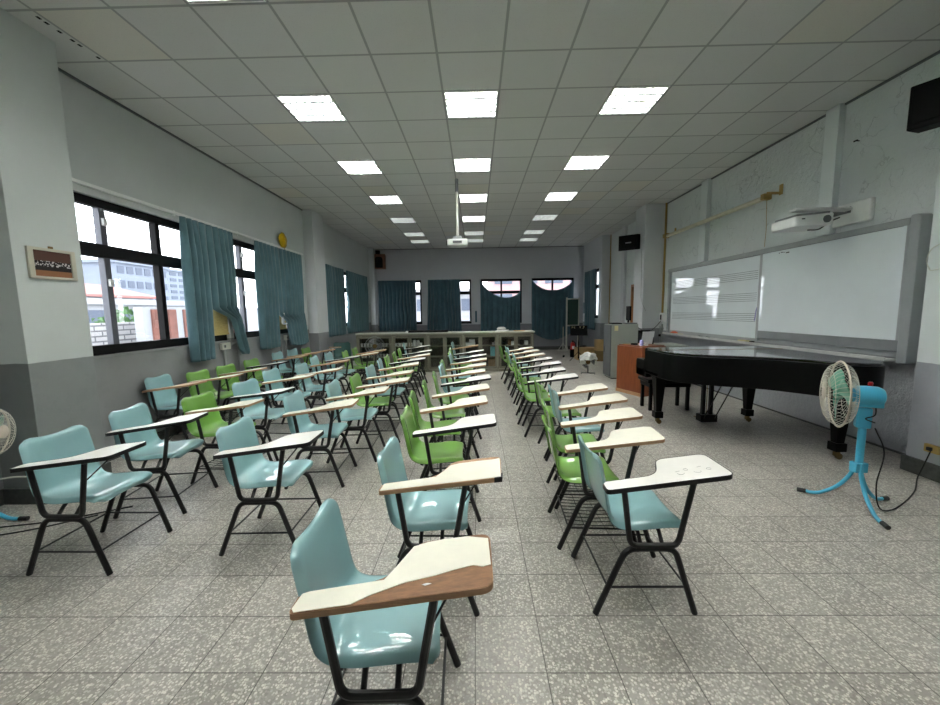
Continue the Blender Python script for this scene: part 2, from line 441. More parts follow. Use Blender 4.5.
# back wall
WB = [(-3.55, -2.02), (-1.74, -.16), (.21, 1.74), (2.1, 3.67)]
ZBS, ZBH = 1.03, 2.68
w = MB(); xs = [XL - T] + [x for a in WB for x in a] + [XR + T]
for i in range(0, len(xs), 2): w.box(xs[i], xs[i + 1], YB, YB + T, 0, ZC + .3)
for a, b in WB: w.box(a, b, YB, YB + T, 0, ZBS).box(a, b, YB, YB + T, ZBH, ZC + .3)
struct('wall_back', w, 'wall_back', smooth=0)

# right wall: cracked plaster, then a thicker stretch with a window near the far corner
w = MB().box(XR, XR + T, YF, 9.75, 0, ZC + .3).box(XR, XR + T, 10.6, 12.4, 0, ZC + .3).box(XR, XR + T, 9.75, 10.6, 2.15, ZC + .3)
struct('wall_right', w, 'wall_right', smooth=0)
XR2 = 4.02
w = MB().box(XR2, XR + T, 12.4, 12.66, 0, ZC + .3).box(XR2, XR + T, 14.02, YB, 0, ZC + .3).box(XR2, XR + T, 12.66, 14.02, 0, 1.2).box(XR2, XR + T, 12.66, 14.02, 2.84, ZC + .3)
struct('wall_right_far', w, 'column_pale', smooth=0)
w = MB().box(XL - T, XR + T, YF - T, YF, 0, ZC + .3); struct('wall_front', w, 'wall_left', smooth=0)

# columns
struct('column', MB().box(XL, -3.52, 2.92, 3.44, 0, ZC), 'column_left', .004)
struct('column', MB().box(XL, -3.645, 8.8, 9.42, 0, ZC), 'column_pale', .004)
struct('column', MB().box(XL, -3.69, 14.12, YB, 0, ZC), 'column_pale', .004)
struct('column', MB().box(3.93, XR, 2.75, 3.44, 0, ZC), 'column_right', .004)
struct('column', MB().box(3.83, XR, 8.88, 9.4, 0, ZC), 'column_pale', .004)
# skirtings
struct('baseboard_left', MB().box(XL, XL + .015, YF, 2.9, 0, .13).box(XL, -3.5, 2.9, 2.92, 0, .13).box(-3.52, -3.5, 2.9, 3.46, 0, .13).box(XL, XL + .015, 3.46, 8.8, 0, .1).box(XL, XL + .015, 9.42, 14.1, 0, .1), 'skirting', smooth=0)
struct('baseboard_back', MB().box(-3.69, 4.02, YB - .02, YB, 0, .13), 'skirting', smooth=0)
struct('baseboard_right', MB().box(3.91, 3.93, 2.73, 3.46, 0, .14).box(3.93, XR, 2.73, 2.75, 0, .14).box(3.93, XR, 3.44, 3.46, 0, .14).box(XR - .012, XR, 3.46, 8.86, 0, .02).box(4.0, 4.02, 12.4, YB, 0, .12), 'skirting', smooth=0)
# wall trims: vertical trunking boxes on the right wall, corner pipe
struct('trim_1', MB().box(XR - .075, XR, 4.74, 4.92, 2.36, ZC), 'column_right', .004)
struct('trim_2', MB().box(XR - .075, XR, 7.25, 7.45, 2.36, ZC), 'column_right', .004)
struct('trim_3', MB().box(XR - .075, XR, 11.1, 11.3, 0, ZC), 'column_pale', .004)
struct('trim_4', MB().tube([(XR - .03, 8.845, 1.4), (XR - .03, 8.845, ZC)], .022, 10), 'bracket')
struct('trim_5', MB().tube([(XR - .02, 12.37, 0), (XR - .02, 12.37, ZC)], .014, 8), 'bracket')
# edge angle of the ceiling
struct('trim_6', MB().box(XL, XL + .022, 3.44, 8.8, ZC - .02, ZC).box(XR - .022, XR, 3.44, 8.88, ZC - .02, ZC).box(-3.69, 4.0, YB - .02, YB, ZC - .02, ZC), 'board_dark', smooth=0)
# left sills
struct('trim_7', MB().box(XL - .12, XL + .015, 3.44, 5.95, ZS - .03, ZS).box(XL - .12, XL + .015, 6.05, 8.45, ZS - .03, ZS).box(XL - .12, XL + .015, 10, 13.8, ZS - .03, ZS), 'wall_left', .004)

# door behind the far right column
d = thing('door_1', 'wooden door frame beside the far column', 'door', (XR, 0, 0)); del d['label']; del d['category']; d['kind'] = 'structure'
MB().box(-.06, .1, 9.75, 9.81, 0, 2.15).box(-.06, .1, 10.54, 10.6, 0, 2.15).box(-.06, .1, 9.75, 10.6, 2.09, 2.15).build('door_frame', 'wood_trim', d, .004)
MB().box(.05, .09, 9.81, 10.54, 0, 2.09).build('door_leaf', 'white_plastic', d, .003)
MB().tube([(.04, 9.88, 1.0), (0, 9.88, 1.0), (0, 9.98, 1.0)], .01, 8).build('door_handle', 'alu_grey', d)

# ------------------------------------------------------------------ windows
def window(name, axis, plane, a, b, z0, z1, ztr, mull, stiles=(), sign=-1):
    """axis 'x': wall plane x = plane, window runs along y. sign: outward direction"""
    root = bpy.data.objects.new(name, None); COL.objects.link(root); root['kind'] = 'structure'
    dn, df = plane + sign * .05, plane + sign * .13
    def B(mb, u0, u1, zz0, zz1, n=dn, f=df):
        lo, hi = min(n, f), max(n, f)
        return mb.box(lo, hi, u0, u1, zz0, zz1) if axis == 'x' else mb.box(u0, u1, lo, hi, zz0, zz1)
    fr = MB(); e = .062
    B(fr, a, b, z1 - .085, z1); B(fr, a, b, z0, z0 + .1); B(fr, a, a + e, z0, z1); B(fr, b - e, b, z0, z1)
    fr.build('window_frame', 'alu_black', root, .004)
    t = MB(); B(t, a + e, b - e, ztr[0], ztr[1]); t.build('transom', 'alu_black', root, .004)
    for u in mull:
        m = MB(); B(m, u - .032, u + .032, z0 + .1, ztr[0]); B(m, u - .032, u + .032, ztr[1], z1 - .085); m.build('mullion', 'alu_black', root, .003)
    for u in stiles:
        m = MB(); B(m, u - .034, u + .034, z0 + .1, ztr[0], dn + sign * .01, df); m.build('sash_stile', 'alu_grey', root, .003)
        m = MB(); B(m, u - .034, u + .034, ztr[1], z1 - .085, dn + sign * .01, df); m.build('sash_stile', 'alu_grey', root, .003)
        for zz in (z0 + .72, ztr[1] + .2):
            m = MB(); B(m, u - .02, u + .02, zz, zz + .075, dn - sign * .02, dn + sign * .012); m.build('latch', 'white_plastic', root, .004)
    us = sorted([a + e, b - e] + list(mull) + list(stiles)); g = (dn + df) / 2
    for i in range(len(us) - 1):
        for zz0, zz1 in ((z0 + .1, ztr[0]), (ztr[1], z1 - .085)):
            m = MB(); B(m, us[i], us[i + 1], zz0, zz1, g - .002, g + .002); m.build('pane', 'glass', root, smooth=0)
    return root
window('window_1', 'x', XL, 3.3, 5.95, ZS, ZH, (2.13, 2.265), (3.36, 4.80, 5.45), (4.11,))
window('window_2', 'x', XL, 6.05, 8.45, ZS, ZH, (2.13, 2.265), (7.2, 7.8), (6.5,))
window('window_3', 'x', XL, 10.0, 13.8, ZS, ZH, (2.13, 2.265), (10.9, 12.7), (11.55,))
for i, (a, b) in enumerate(WB):
    window('window_%d' % (4 + i), 'y', YB, a, b, ZBS, ZBH, (2.13, 2.24), ((a + b) / 2,), (), 1)
window('window_8', 'x', XR2, 12.66, 14.02, 1.2, 2.84, (2.2, 2.32), (13.3,), (), 1)

# ------------------------------------------------------------------ ceiling lights
def ceiling_light(mat):
    t = bpy.data.objects.new('ceiling_light', None); COL.objects.link(t)
    h = .289
    hs = MB().box(-h, h, -h, h, .085, .095).box(-h, -h + .012, -h, h, 0, .09).box(h - .012, h, -h, h, 0, .09).box(-h, h, -h, -h + .012, 0, .09).box(-h, h, h - .012, h, 0, .09)
    hs.build('housing', 'fixture', t, smooth=0)
    for k in range(4):
        y = -.205 + k * .137
        MB().tube([(-.262, y, .05), (.262, y, .05)], .013, 10).build('tube', mat, t)
    lv = MB()
    for k in range(1, 7): lv.box(-h + k * .0851 - .003, -h + k * .0851 + .003, -h + .012, h - .012, .002, .032)
    for k in range(3): lv.box(-h + .012, h - .012, -.137 + k * .137 - .016, -.137 + k * .137 + .016, 0, .034)
    lv.box(-h + .012, h - .012, -h + .012, -h + .03, 0, .03).box(-h + .012, h - .012, h - .03, h - .012, 0, .03)
    lv.build('louvre', 'louvre', t, smooth=0)
    return t
rowname = {-6: 'unseen near row added for its light', -3: 'partly over the near edge of the ceiling', 0: 'largest in its line', 3: 'second large one in its line', 6: 'third in its line', 9: 'fourth in its line', 12: 'fifth in its line', 14: 'last before the far wall'}
colname = {-3: 'on the window side', 0: 'in the centre line', 3: 'on the whiteboard side'}
proto = {}
for r in LIGHT_ROWS:
    for c in LIGHT_COLS:
        k = 'tube' if (r < 9 and not (c != 0 and r == 9)) or (c == 0 and r == 9) else 'tube_dim'
        if k not in proto: o = proto[k] = ceiling_light(k)
        else: o = copy_tree(proto[k])
        o.location = (CX0 + (c + .5) * CT, CY0 + (r + .5) * CT, ZC)
        tag(o, 'square louvred ceiling light %s, %s' % (colname[c], rowname[r]), 'ceiling light', 'recessed ceiling lights')

# dark holes in the narrow ceiling strip by the near column
for y in (3.17, 3.22, 3.30, 3.39, 3.46, 3.64):
    pass
vent = MB()
for y in (3.16, 3.215, 3.31, 3.41, 3.47, 3.63): vent.box(-3.365, -3.345, y, y + .03, ZC - .003, ZC - .0005)
o = vent.build('trim_8', 'black', smooth=0); o['kind'] = 'structure'

# ------------------------------------------------------------------ tablet-arm chairs
NT = 18
def shell_mesh(mat, top_z=.786):
    k = (top_z - .47) / .316
    up = lambda z: .47 + (z - .47) * k
    PROF = [Vector((p.x, p.y)) for p in bezier([(a, b, 0) for a, b in [(.200, .416), (.208, .432), (.200, .448), (.15, .458), (.05, .452), (-.05, .444), (-.110, .448), (-.148, .470), (-.166, up(.51)), (-.178, up(.57)), (-.191, up(.645)), (-.205, up(.72)), (-.215, up(.765)), (-.226, up(.784)), (-.238, up(.786))]], 5)]
    NP = len(PROF)
    L = [0.0]
    for i in range(1, NP): L.append(L[-1] + (PROF[i] - PROF[i - 1]).length)
    tot = L[-1]
    def halfw(s):
        d0, d1 = s, tot - s
        base = .203 if s < .45 else .203 - .008 * (s - .45) / (tot - .45)
        for d, R in ((d0, .055), (d1, .052)):
            if d < R: base -= R * (1 - math.sqrt(max(0, 1 - (1 - d / R) ** 2)))
        return base
    top = []
    for i in range(NP):
        t = (PROF[min(i + 1, NP - 1)] - PROF[max(i - 1, 0)]).normalized()
        n = Vector((t.y, -t.x))                 # up / forward
        if n.y < 0 and n.x < 0: n = -n
        sfrac = L[i] / tot
        bk = max(0, min(1, (sfrac - .38) / .2))
        row = []
        for j in range(NT + 1):
            q = -1 + 2 * j / NT
            # denser towards the rim
            q = math.copysign(abs(q) ** .8, q)
            lift = (.012 * (1 - bk) + .020 * bk) * q * q
            lip = max(0, (abs(q) - .84) / .16) ** 2 * (.026 * (1 - bk) + .024 * bk)
            off = n * (lift - lip)
            row.append(Vector((PROF[i].x + off.x, halfw(L[i]) * q, PROF[i].y + off.y)))
        top.append(row)
    th = .006
    v = []; f = []
    W = NT + 1
    nr = []
    for i in range(NP):
        for j in range(W):
            a = top[min(i + 1, NP - 1)][j] - top[max(i - 1, 0)][j]; b = top[i][min(j + 1, NT)] - top[i][max(j - 1, 0)]
            nn = a.cross(b); nr.append(nn.normalized() if nn.length > 0 else Vector((0, 0, 1)))
    for i in range(NP):
        for j in range(W): v.append(top[i][j])
    sgn = 1
    mid = (NP // 4) * W + W // 2
    if nr[mid].z > 0: sgn = -1
    for i in range(NP):
        for j in range(W): v.append(top[i][j] + nr[i * W + j] * th * sgn)
    o2 = NP * W
    for i in range(NP - 1):
        for j in range(NT):
            a = i * W + j
            f.append((a, a + 1, a + W + 1, a + W)); f.append((o2 + a, o2 + a + W, o2 + a + W + 1, o2 + a + 1))
    rim = [j for j in range(W)] + [i * W + NT for i in range(1, NP)] + [(NP - 1) * W + j for j in range(NT - 1, -1, -1)] + [i * W for i in range(NP - 2, 0, -1)]
    for k in range(len(rim)):
        a, b = rim[k], rim[(k + 1) % len(rim)]
        f.append((a, b, o2 + b, o2 + a))
    m = MB(); m.add(v, f)
    return m.mesh('seat_shell', mat, 60)

def round_poly(pts, n=5):
    """pts: (x, y, radius) -> rounded polygon"""
    out = []; k = len(pts)
    for i in range(k):
        p = Vector(pts[i][:2]); a = Vector(pts[i - 1][:2]); b = Vector(pts[(i + 1) % k][:2]); r = pts[i][2]
        if r == 0: out.append(tuple(p)); continue
        da, db = (a - p).normalized(), (b - p).normalized()
        A, B_ = p + da * r, p + db * r
        for q in range(n + 1):
            t = q / n; out.append(tuple((1 - t) ** 2 * A + 2 * t * (1 - t) * p + t * t * B_))
    return out
TZ = lambda x, y: .67 + (x + .2) * .125
TAB = round_poly([(-.215, -.265, .02), (.367, -.268, .035), (.372, -.012, .04), (.125, -.008, .045), (.055, -.178, .07), (-.212, -.182, .02)])
def scale_poly(P, d):
    out = []; k = len(P)
    for i in range(k):
        t = (Vector(P[(i + 1) % k]) - Vector(P[i - 1])); n = Vector((t.y, -t.x)).normalized(); out.append((P[i][0] + n.x * d, P[i][1] + n.y * d))
    return out
def ring(P, d, z0, z1):
    Q = scale_poly(P, d); n = len(P); m = MB()
    v = [(p[0], p[1], z0(*p)) for p in P] + [(p[0], p[1], z1(*p)) for p in P] + [(p[0], p[1], z0(*p)) for p in Q] + [(p[0], p[1], z1(*p)) for p in Q]
    f = []
    for i in range(n):
        j = (i + 1) % n
        f += [(2 * n + i, 2 * n + j, 3 * n + j, 3 * n + i), (n + i, n + j, 3 * n + j, 3 * n + i)[::-1], (i, j, 2 * n + j, 2 * n + i)]
    m.add(v, f); return m
zt1 = lambda x, y: TZ(x, y); zt0 = lambda x, y: TZ(x, y) - .02
CH = {}
def chair_meshes():
    for k in ('blue', 'green', 'dark'): CH['shell_' + k] = shell_mesh(M['shell_' + k], .760 if k == 'green' else .786)
    CH['tab_k'] = MB().prism(TAB, zt0, zt1).mesh('tablet', M['laminate_w'], 30)
    CH['tab_w'] = MB().prism(TAB, zt0, zt1).mesh('tablet', M['laminate'], 30)
    CH['tab_o'] = MB().prism(TAB, zt0, zt1).mesh('tablet', M['tan_top'], 30)
    CH['tab_x'] = MB().prism(TAB, zt0, zt1).mesh('tablet', M['ply_top'], 30)
    CH['edge_k'] = ring(TAB, .0035, lambda x, y: TZ(x, y) - .022, lambda x, y: TZ(x, y) + .0006).mesh('tablet_edge', M['edge_black'], 30)
    CH['edge_w'] = ring(TAB, .0015, lambda x, y: TZ(x, y) - .0205, lambda x, y: TZ(x, y) - .0012).mesh('tablet_edge', M['ply'], 30)
    R = .0148
    for nm, s in (('near', -1), ('far', 1)):
        y = .22 * s
        CH['leg_r' + nm] = MB().tube(bezier([(-.245, y, .004), (-.178, y, .165), (-.128, y, .285), (-.105, y, .325), (-.07, y, .345), (.012, y, .347)], 4), R, 10).mesh('leg', M['frame_black'])
        CH['leg_f' + nm] = MB().tube(bezier([(.245, y, .004), (.192, y, .165), (.153, y, .285), (.135, y, .325), (.10, y, .345), (.008, y, .347)], 4), R, 10).mesh('leg', M['frame_black'])
        CH['foot_' + nm] = None
    CH['post'] = MB().tube(bezier([(-.128, -.238, .655), (-.112, -.236, .54), (-.097, -.234, .43), (-.090, -.233, .395), (-.072, -.232, .375), (-.03, -.232, .370), (.09, -.232, .370), (.125, -.232, .374), (.142, -.233, .395), (.150, -.235, .43), (.170, -.237, .54), (.198, -.24, .69)], 4), R * .92, 10).mesh('tablet_support', M['frame_black'])
    CH['brace'] = MB().tube([(.176, -.236, .575), (.27, -.15, .698)], .004, 6).mesh('tablet_brace', M['frame_black'])
    CH['spar1'] = MB().tube(bezier([(-.03, -.222, .352), (-.03, -.16, .418), (-.03, -.1, .428), (-.03, .1, .428), (-.03, .16, .418), (-.03, .222, .352)], 3), .010, 8).mesh('seat_support', M['frame_black'])
    CH['spar2'] = MB().tube(bezier([(.075, -.222, .352), (.075, -.16, .42), (.075, -.1, .434), (.075, .1, .434), (.075, .16, .42), (.075, .222, .352)], 3), .010, 8).mesh('seat_support', M['frame_black'])
    zs = .145
    CH['str_n'] = MB().tube([(-.187, -.22, zs), (.198, -.22, zs)], .0055, 6).mesh('stretcher', M['frame_black'])
    CH['str_f'] = MB().tube([(-.187, .22, zs), (.198, .22, zs)], .0055, 6).mesh('stretcher', M['frame_black'])
    CH['str_r'] = MB().tube([(-.187, -.22, zs), (-.187, .22, zs)], .0055, 6).mesh('stretcher', M['frame_black'])
    CH['str_t'] = MB().tube([(.198, -.22, zs), (.198, .22, zs)], .0055, 6).mesh('stretcher', M['frame_black'])
    rk = MB()
    for i in range(9): rk.tube([(-.185, -.18 + i * .045, zs + .004), (.0, -.18 + i * .045, zs - .006), (.196, -.18 + i * .045, zs + .004)], .0028, 5)
    for x in (-.08, .1): rk.tube([(x, -.22, zs - .006), (x, .22, zs - .006)], .003, 5)
    CH['rack'] = rk.mesh('book_rack', M['frame_black'])
chair_meshes()
def put(name, me, parent):
    o = bpy.data.objects.new(name, me); COL.objects.link(o); o.parent = parent; return o

LAM_D1 = [(-.212, -.247), (-.205, -.19), (-.182, -.184), (.04, -.179), (.07, -.12), (.112, -.03), (.16, -.016), (.215, -.012), (.294, -.014), (.366, -.042), (.366, -.176), (.341, -.181), (.312, -.168), (.25, -.178), (.196, -.191), (.103, -.205), (.067, -.217), (.007, -.238), (-.04, -.262), (-.2, -.262)]
LAM_D2 = [(-.208, -.262), (-.206, -.19), (.05, -.178), (.085, -.115), (.115, -.055), (.16, -.045), (.25, -.042), (.33, -.046), (.368, -.038), (.366, -.262)]
def scribbles(par, pts):
    m = MB()
    for cx, cy, kind in pts:
        if kind == 'smile':
            q = [(cx + .016 * math.cos(a), cy + .016 * math.sin(a)) for a in [PI * (1 + .1 * k) for k in range(11)]]
        elif kind == 'circ':
            q = [(cx + .010 * math.cos(a), cy + .010 * math.sin(a)) for a in [2 * PI * k / 10 for k in range(10)]]
        else:
            q = [(cx - .012, cy), (cx + .012, cy + .004)]
        m.tube([(x, y, TZ(x, y) + .0004) for x, y in q], .0007, 4)
    return m.build('pencil_scribble', 'pencil', par)

CHAIRS = [('E1','b','k',0.822,1.980,0.000),('E2','g','w',0.765,2.490,-0.050),('E3','g','w',0.846,2.985,-0.042),
('E4','b','w',0.931,3.485,-0.010),('E5','g','w',0.935,3.985,-0.018),('E6','g','k',0.828,4.645,-0.058),
('E7','g','k',0.801,5.156,-0.054),('E8','g','k',0.873,5.76,-0.026),('E9','b','k',0.849,6.296,-0.023),
('E10','g','w',0.840,6.905,0.016),('E11','b','w',0.834,7.521,0.067),('E12','g','w',0.802,8.088,0.061),
('D1','b','x',-0.335,1.255,0.030),('D2','b','w',-0.252,1.980,-0.024),('D3','g','k',-0.241,2.821,0.028),
('D4','g','w',-0.292,3.429,0.085),('D5','g','w',-0.258,3.993,0.103),('D6','g','k',-0.216,4.580,0.079),
('D7','b','w',-0.249,5.098,-0.034),('D8','g','w',-0.225,5.693,-0.019),('D9','b','w',-0.199,6.292,-0.010),
('D10','g','k',-0.187,6.884,-0.016),('D11','g','k',-0.221,7.616,0.001),('D12','b','o',-0.318,8.780,-0.032),
('C1','b','k',-1.385,2.460,0.020),('C2','b','w',-1.432,3.373,0.057),('C3','b','w',-1.283,3.930,0.041),
('C4','g','w',-1.160,4.494,0.040),('C5','b','w',-1.207,5.070,0.000),('C6','b','w',-1.257,5.806,0.120),
('C7','g','k',-1.228,6.430,0.069),('C8','g','w',-1.227,7.035,0.092),('C9','g','k',-1.268,7.709,0.082),
('C10','b','k',-1.440,8.800,0.118),
('B1','b','k',-2.410,2.280,-0.010),('B2','b','k',-2.514,2.930,0.120),('B3','g','w',-2.313,3.456,-0.058),
('B4','b','k',-2.274,4.007,-0.116),('B5','b','w',-2.432,4.850,0.003),('B6','b','w',-2.270,5.370,0.034),
('B7','b','o',-2.481,6.302,0.108),('B8','b','k',-2.459,6.862,0.053),('B9','g','w',-2.270,7.400,0.083),
('B10','g','o',-2.258,7.969,0.084),
('A1','b','o',-3.565,4.440,0.019),('A2','g','w',-3.420,4.960,-0.060),('A3','g','w',-3.411,5.517,-0.070),
('A4','g','k',-3.432,6.203,-0.045),('A5','b','o',-3.510,7.080,0.024),('A6','b','o',-3.500,7.640,-0.025),
('A7','g','o',-3.400,8.180,-0.018)]
ORD = ['first', 'second', 'third', 'fourth', 'fifth', 'sixth', 'seventh', 'eighth', 'ninth', 'tenth', 'eleventh', 'last']
ROW = {'A': 'row along the windows', 'B': 'second row from the windows', 'C': 'middle row of five', 'D': 'row left of the centre aisle', 'E': 'row nearest the piano'}
LASTN = {'A': 7, 'B': 10, 'C': 10, 'D': 12, 'E': 12}
EDGE = {'k': 'black-edged', 'w': 'wood-edged', 'o': 'worn tan', 'x': 'peeling'}
SPECIAL = {'D1': 'blue chair in the foreground with peeling white desk showing brown chipboard',
           'D2': 'blue chair behind the peeling desk, its white desk stripped along one edge',
           'E1': 'blue chair nearest the blue fan, black-edged white desk with pencil scribbles',
           'B1': 'blue chair nearest the framed picture column, leading the second row from the windows',
           'C1': 'blue chair at the near end of the middle row, white black-edged desk'}
for cid, colr, edge, x, y, th in CHAIRS:
    row, num = cid[0], int(cid[1:])
    place = 'last' if num == LASTN[row] else ORD[num - 1]
    cname = {'b': 'blue', 'g': 'green'}[colr]
    lab = SPECIAL.get(cid) or '%s chair with %s desk, %s from near end, %s' % (cname, EDGE[edge], place, ROW[row])
    t = thing('tablet_chair', lab, 'chair', (x, y, 0), th, 'tablet-arm chairs')
    put('seat_shell', CH['shell_' + cname], t).location = (-.08 if colr == 'g' else -.012, 0, 0)
    tb = put('tablet', CH['tab_' + edge], t)
    put('tablet_edge', CH['edge_k' if edge == 'k' else 'edge_w'], tb)
    for s in ('near', 'far'): put('leg', CH['leg_r' + s], t); put('leg', CH['leg_f' + s], t)
    put('tablet_support', CH['post'], t); put('tablet_brace', CH['brace'], t)
    put('seat_support', CH['spar1'], t); put('seat_support', CH['spar2'], t)
    for s in 'nfrt': put('stretcher', CH['str_' + s], t)
    if colr == 'g': put('book_rack', CH['rack'], t)
    if cid == 'D1':
        MB().prism(LAM_D1, zt1, lambda x, y: TZ(x, y) + .0018).build('laminate', 'laminate', tb, smooth=0)['label'] = 'cream laminate sheet with torn edges'
        MB().prism([(.16, -.222), (.175, -.219), (.188, -.223), (.17, -.228)], zt1, lambda x, y: TZ(x, y) + .0012).build('paper_scrap', 'paper', tb, smooth=0)
    if cid == 'D2':
        tb.data = CH['tab_x2'] = MB().prism(TAB, zt0, zt1).mesh('tablet', M['ply'], 30)
        MB().prism(LAM_D2, zt1, lambda x, y: TZ(x, y) + .0014).build('laminate', 'laminate', tb, smooth=0)
        scribbles(tb, [(.13, -.1, 'd'), (.15, -.08, 'd'), (.17, -.11, 'd'), (.16, -.13, 'd'), (.18, -.14, 'circ')])
        MB().prism([(.335, -.27), (.372, -.27), (.376, -.235), (.376, -.22), (.369, -.22), (.366, -.245), (.35, -.262), (.335, -.263)], lambda x, y: TZ(x, y) - .022, lambda x, y: TZ(x, y) + .001).build('corner_guard', 'edge_black', tb)
    if cid == 'E1':
        scribbles(tb, [(.16, -.19, 'smile'), (.155, -.172, 'd'), (.2, -.16, 'circ'), (.24, -.19, 'smile'), (.27, -.15, 'd'), (.3, -.18, 'circ')])
# dark green chair by the cabinets
t = thing('tablet_chair', 'dark green chair turned sideways by the far cabinets, small white desk', 'chair', (-3.2, 9.02, 0), -1.25, 'tablet-arm chairs')
put('seat_shell', CH['shell_dark'], t); tb = put('tablet', CH['tab_k'], t); put('tablet_edge', CH['edge_w'], tb)
for s in ('near', 'far'): put('leg', CH['leg_r' + s], t); put('leg', CH['leg_f' + s], t)
put('tablet_support', CH['post'], t)
for s in 'nfrt': put('stretcher', CH['str_' + s], t)
put('seat_support', CH['spar1'], t); put('seat_support', CH['spar2'], t)

# ------------------------------------------------------------------ curtains
def fold(u, n, ph=0.0):
    w_ = u * n + .25 * math.sin(7 * u + ph) + ph
    return (1.9 * abs(math.sin(PI * w_)) ** .7 - 1) * (.75 + .25 * math.sin(11 * u + 2 * ph))
def curtain(name, label, group, axis, plane, fn, nu=150, nz=36, skip=None, mat='curtain', inward=1):
    """fn(u, v) -> (along, z, depth); depth is measured from the wall into the room"""
    def P(u, v):
        a, z, d = fn(u, v)
        return (plane + inward * d, a, z) if axis == 'x' else (a, plane + inward * d, z)
    o = MB().grid(P, nu, nz, skip).build(name, mat, None, 0, 60, solid=.004)
    return tag(o, label, 'curtain', group)
def plain(a0, a1, z1, z0, n, depth=.065, d0=.07, flare=0.0, ph=0.0, hem=0.0):
    def fn(u, v):
        k = .35 + .65 * min(1, v * 4)
        uu = u + .012 * math.sin(9 * v + 6 * u)
        d = d0 + depth * fold(uu, n, ph) * k + .012 * math.sin(3 * v + 8 * u)
        a = a0 + (a1 - a0) * (u + .006 * math.sin(5 * v + 14 * u)) + (flare * (u - .5) * v)
        return a, z1 + (z0 + hem * math.sin(12 * u) - z1) * v, d
    return fn
def split(a0, l1, r0t, a1, r0b, r1b, z1, z0l, z0r, zs, n, arch):
    """curtain pulled apart below zs: left panel a0..l1, right panel r0..r1 slanting"""
    us = (l1 - a0) / (a1 - a0)
    def fn(u, v):
        zb = z0l if u < us else z0r - .05 * math.sin(PI * (u - us) / (1 - us))
        z = z1 + (zb - z1) * v
        k = .35 + .65 * min(1, v * 4)
        d = .09 + .065 * fold(u, n) * k
        f = max(0, min(1, (zs - z) / (zs - z0r))) if z < zs else 0
        if u < us: a = a0 + (l1 - a0) * u / us - .02 * f * (u / us)
        else:
            q = (u - us) / (1 - us)
            if z >= zs:
                pull = max(0, 1 - (z - zs) / .5) * .5
                a = l1 + (a1 - l1) * (q + pull * .12 * q * (1 - q)); d += .03 * pull * math.sin(18 * q)
            else:
                e = min(1, f * 3.5); e = e * e * (3 - 2 * e)
                lo = l1 + (r0t - l1) * e + (r0b - r0t) * f; hi = a1 + (r1b - a1) * f
                a = lo + (hi - lo) * q; d += .04 * f
        return a, z, d
    def skip(u, v):
        z = z1 + (z0l - z1) * v
        return abs(u - us) < .0085 and z < zs
    return fn, skip
fn, sk = split(5.02, 5.46, 5.84, 6.07, 6.0, 6.2, 2.78, .88, .92, 1.62, 9, True)
curtain('curtain', 'teal curtain parted low around a yellow board, nearest on the window wall', 'window wall curtains', 'x', XL, fn, 180, 44, sk)
fn, sk = split(6.69, 7.28, 7.56, 8.44, 7.62, 8.46, 2.77, .88, .89, 1.52, 13, True)
curtain('curtain', 'teal curtain under the gold balloon, parted over a small yellow board', 'window wall curtains', 'x', XL, fn, 190, 44, sk)
curtain('curtain', 'narrower teal curtain just past the window wall column', 'window wall curtains', 'x', XL, plain(9.68, 11.13, 2.75, .89, 9), 120, 24)
curtain('curtain', 'teal curtain in the far corner of the window wall', 'window wall curtains', 'x', XL, plain(11.4, 13.55, 2.75, .89, 12, ph=.7), 150, 24)
curtain('curtain', 'dark teal curtain under the brown wall speaker', 'far wall curtains', 'y', YB, plain(-3.63, -2.22, 2.67, .8, 11, .05), 130, 24, None, 'curtain_back', -1)
curtain('curtain', 'dark teal curtain hanging behind the long black case', 'far wall curtains', 'y', YB, plain(-1.77, -.58, 2.68, .55, 10, .05, flare=.12), 120, 24, None, 'curtain_back', -1)
def sag(a0, a1, zl, zr, dip, zb, n, bow, hang):
    def fn(u, v):
        top = zl + (zr - zl) * u - dip * (4 * u * (1 - u)) ** .75
        bot = zb - bow * math.sin(PI * u)
        z = top + (bot - top) * v
        d = .075 + .04 * fold(u, n) * (.4 + .6 * v) + .02 * math.sin(16 * v + 14 * (u - .5) ** 2) * math.sin(PI * u) * hang
        pinch = .02 * math.sin(PI * v)
        a = a0 + (a1 - a0) * u + pinch * (1 - 2 * u)
        return a, z, d
    return fn
curtain('curtain', 'dark teal curtain sagging in a low curve, third along the far wall', 'far wall curtains', 'y', YB, sag(.17, 1.68, 2.68, 2.25, .45, .6, 9, .0, .3), 110, 28, None, 'curtain_back', -1)
curtain('curtain', 'dark teal curtain drooping low behind the green easel board', 'far wall curtains', 'y', YB, sag(2.09, 3.66, 2.66, 2.66, .44, .68, 9, .3, 1.0), 110, 30, None, 'curtain_back', -1)
curtain('curtain', 'short dark teal curtain on the corner window behind the music stand', 'far wall curtains', 'x', XR2, plain(12.78, 14.0, 2.82, .82, 8, .04), 100, 24, None, 'curtain_back', -1)
rail = thing('curtain_rail', 'white curtain rail running above the near windows', 'curtain rail', (XL, 0, 0))
MB().box(.005, .035, 3.5, 8.66, 2.80, 2.835).build('rail', 'white_plastic', rail, .004)
for y in (3.6, 5.0, 6.3, 7.4, 8.6): MB().box(.0, .02, y, y + .03, 2.78, 2.85).build('rail_bracket', 'white_plastic', rail, .002)

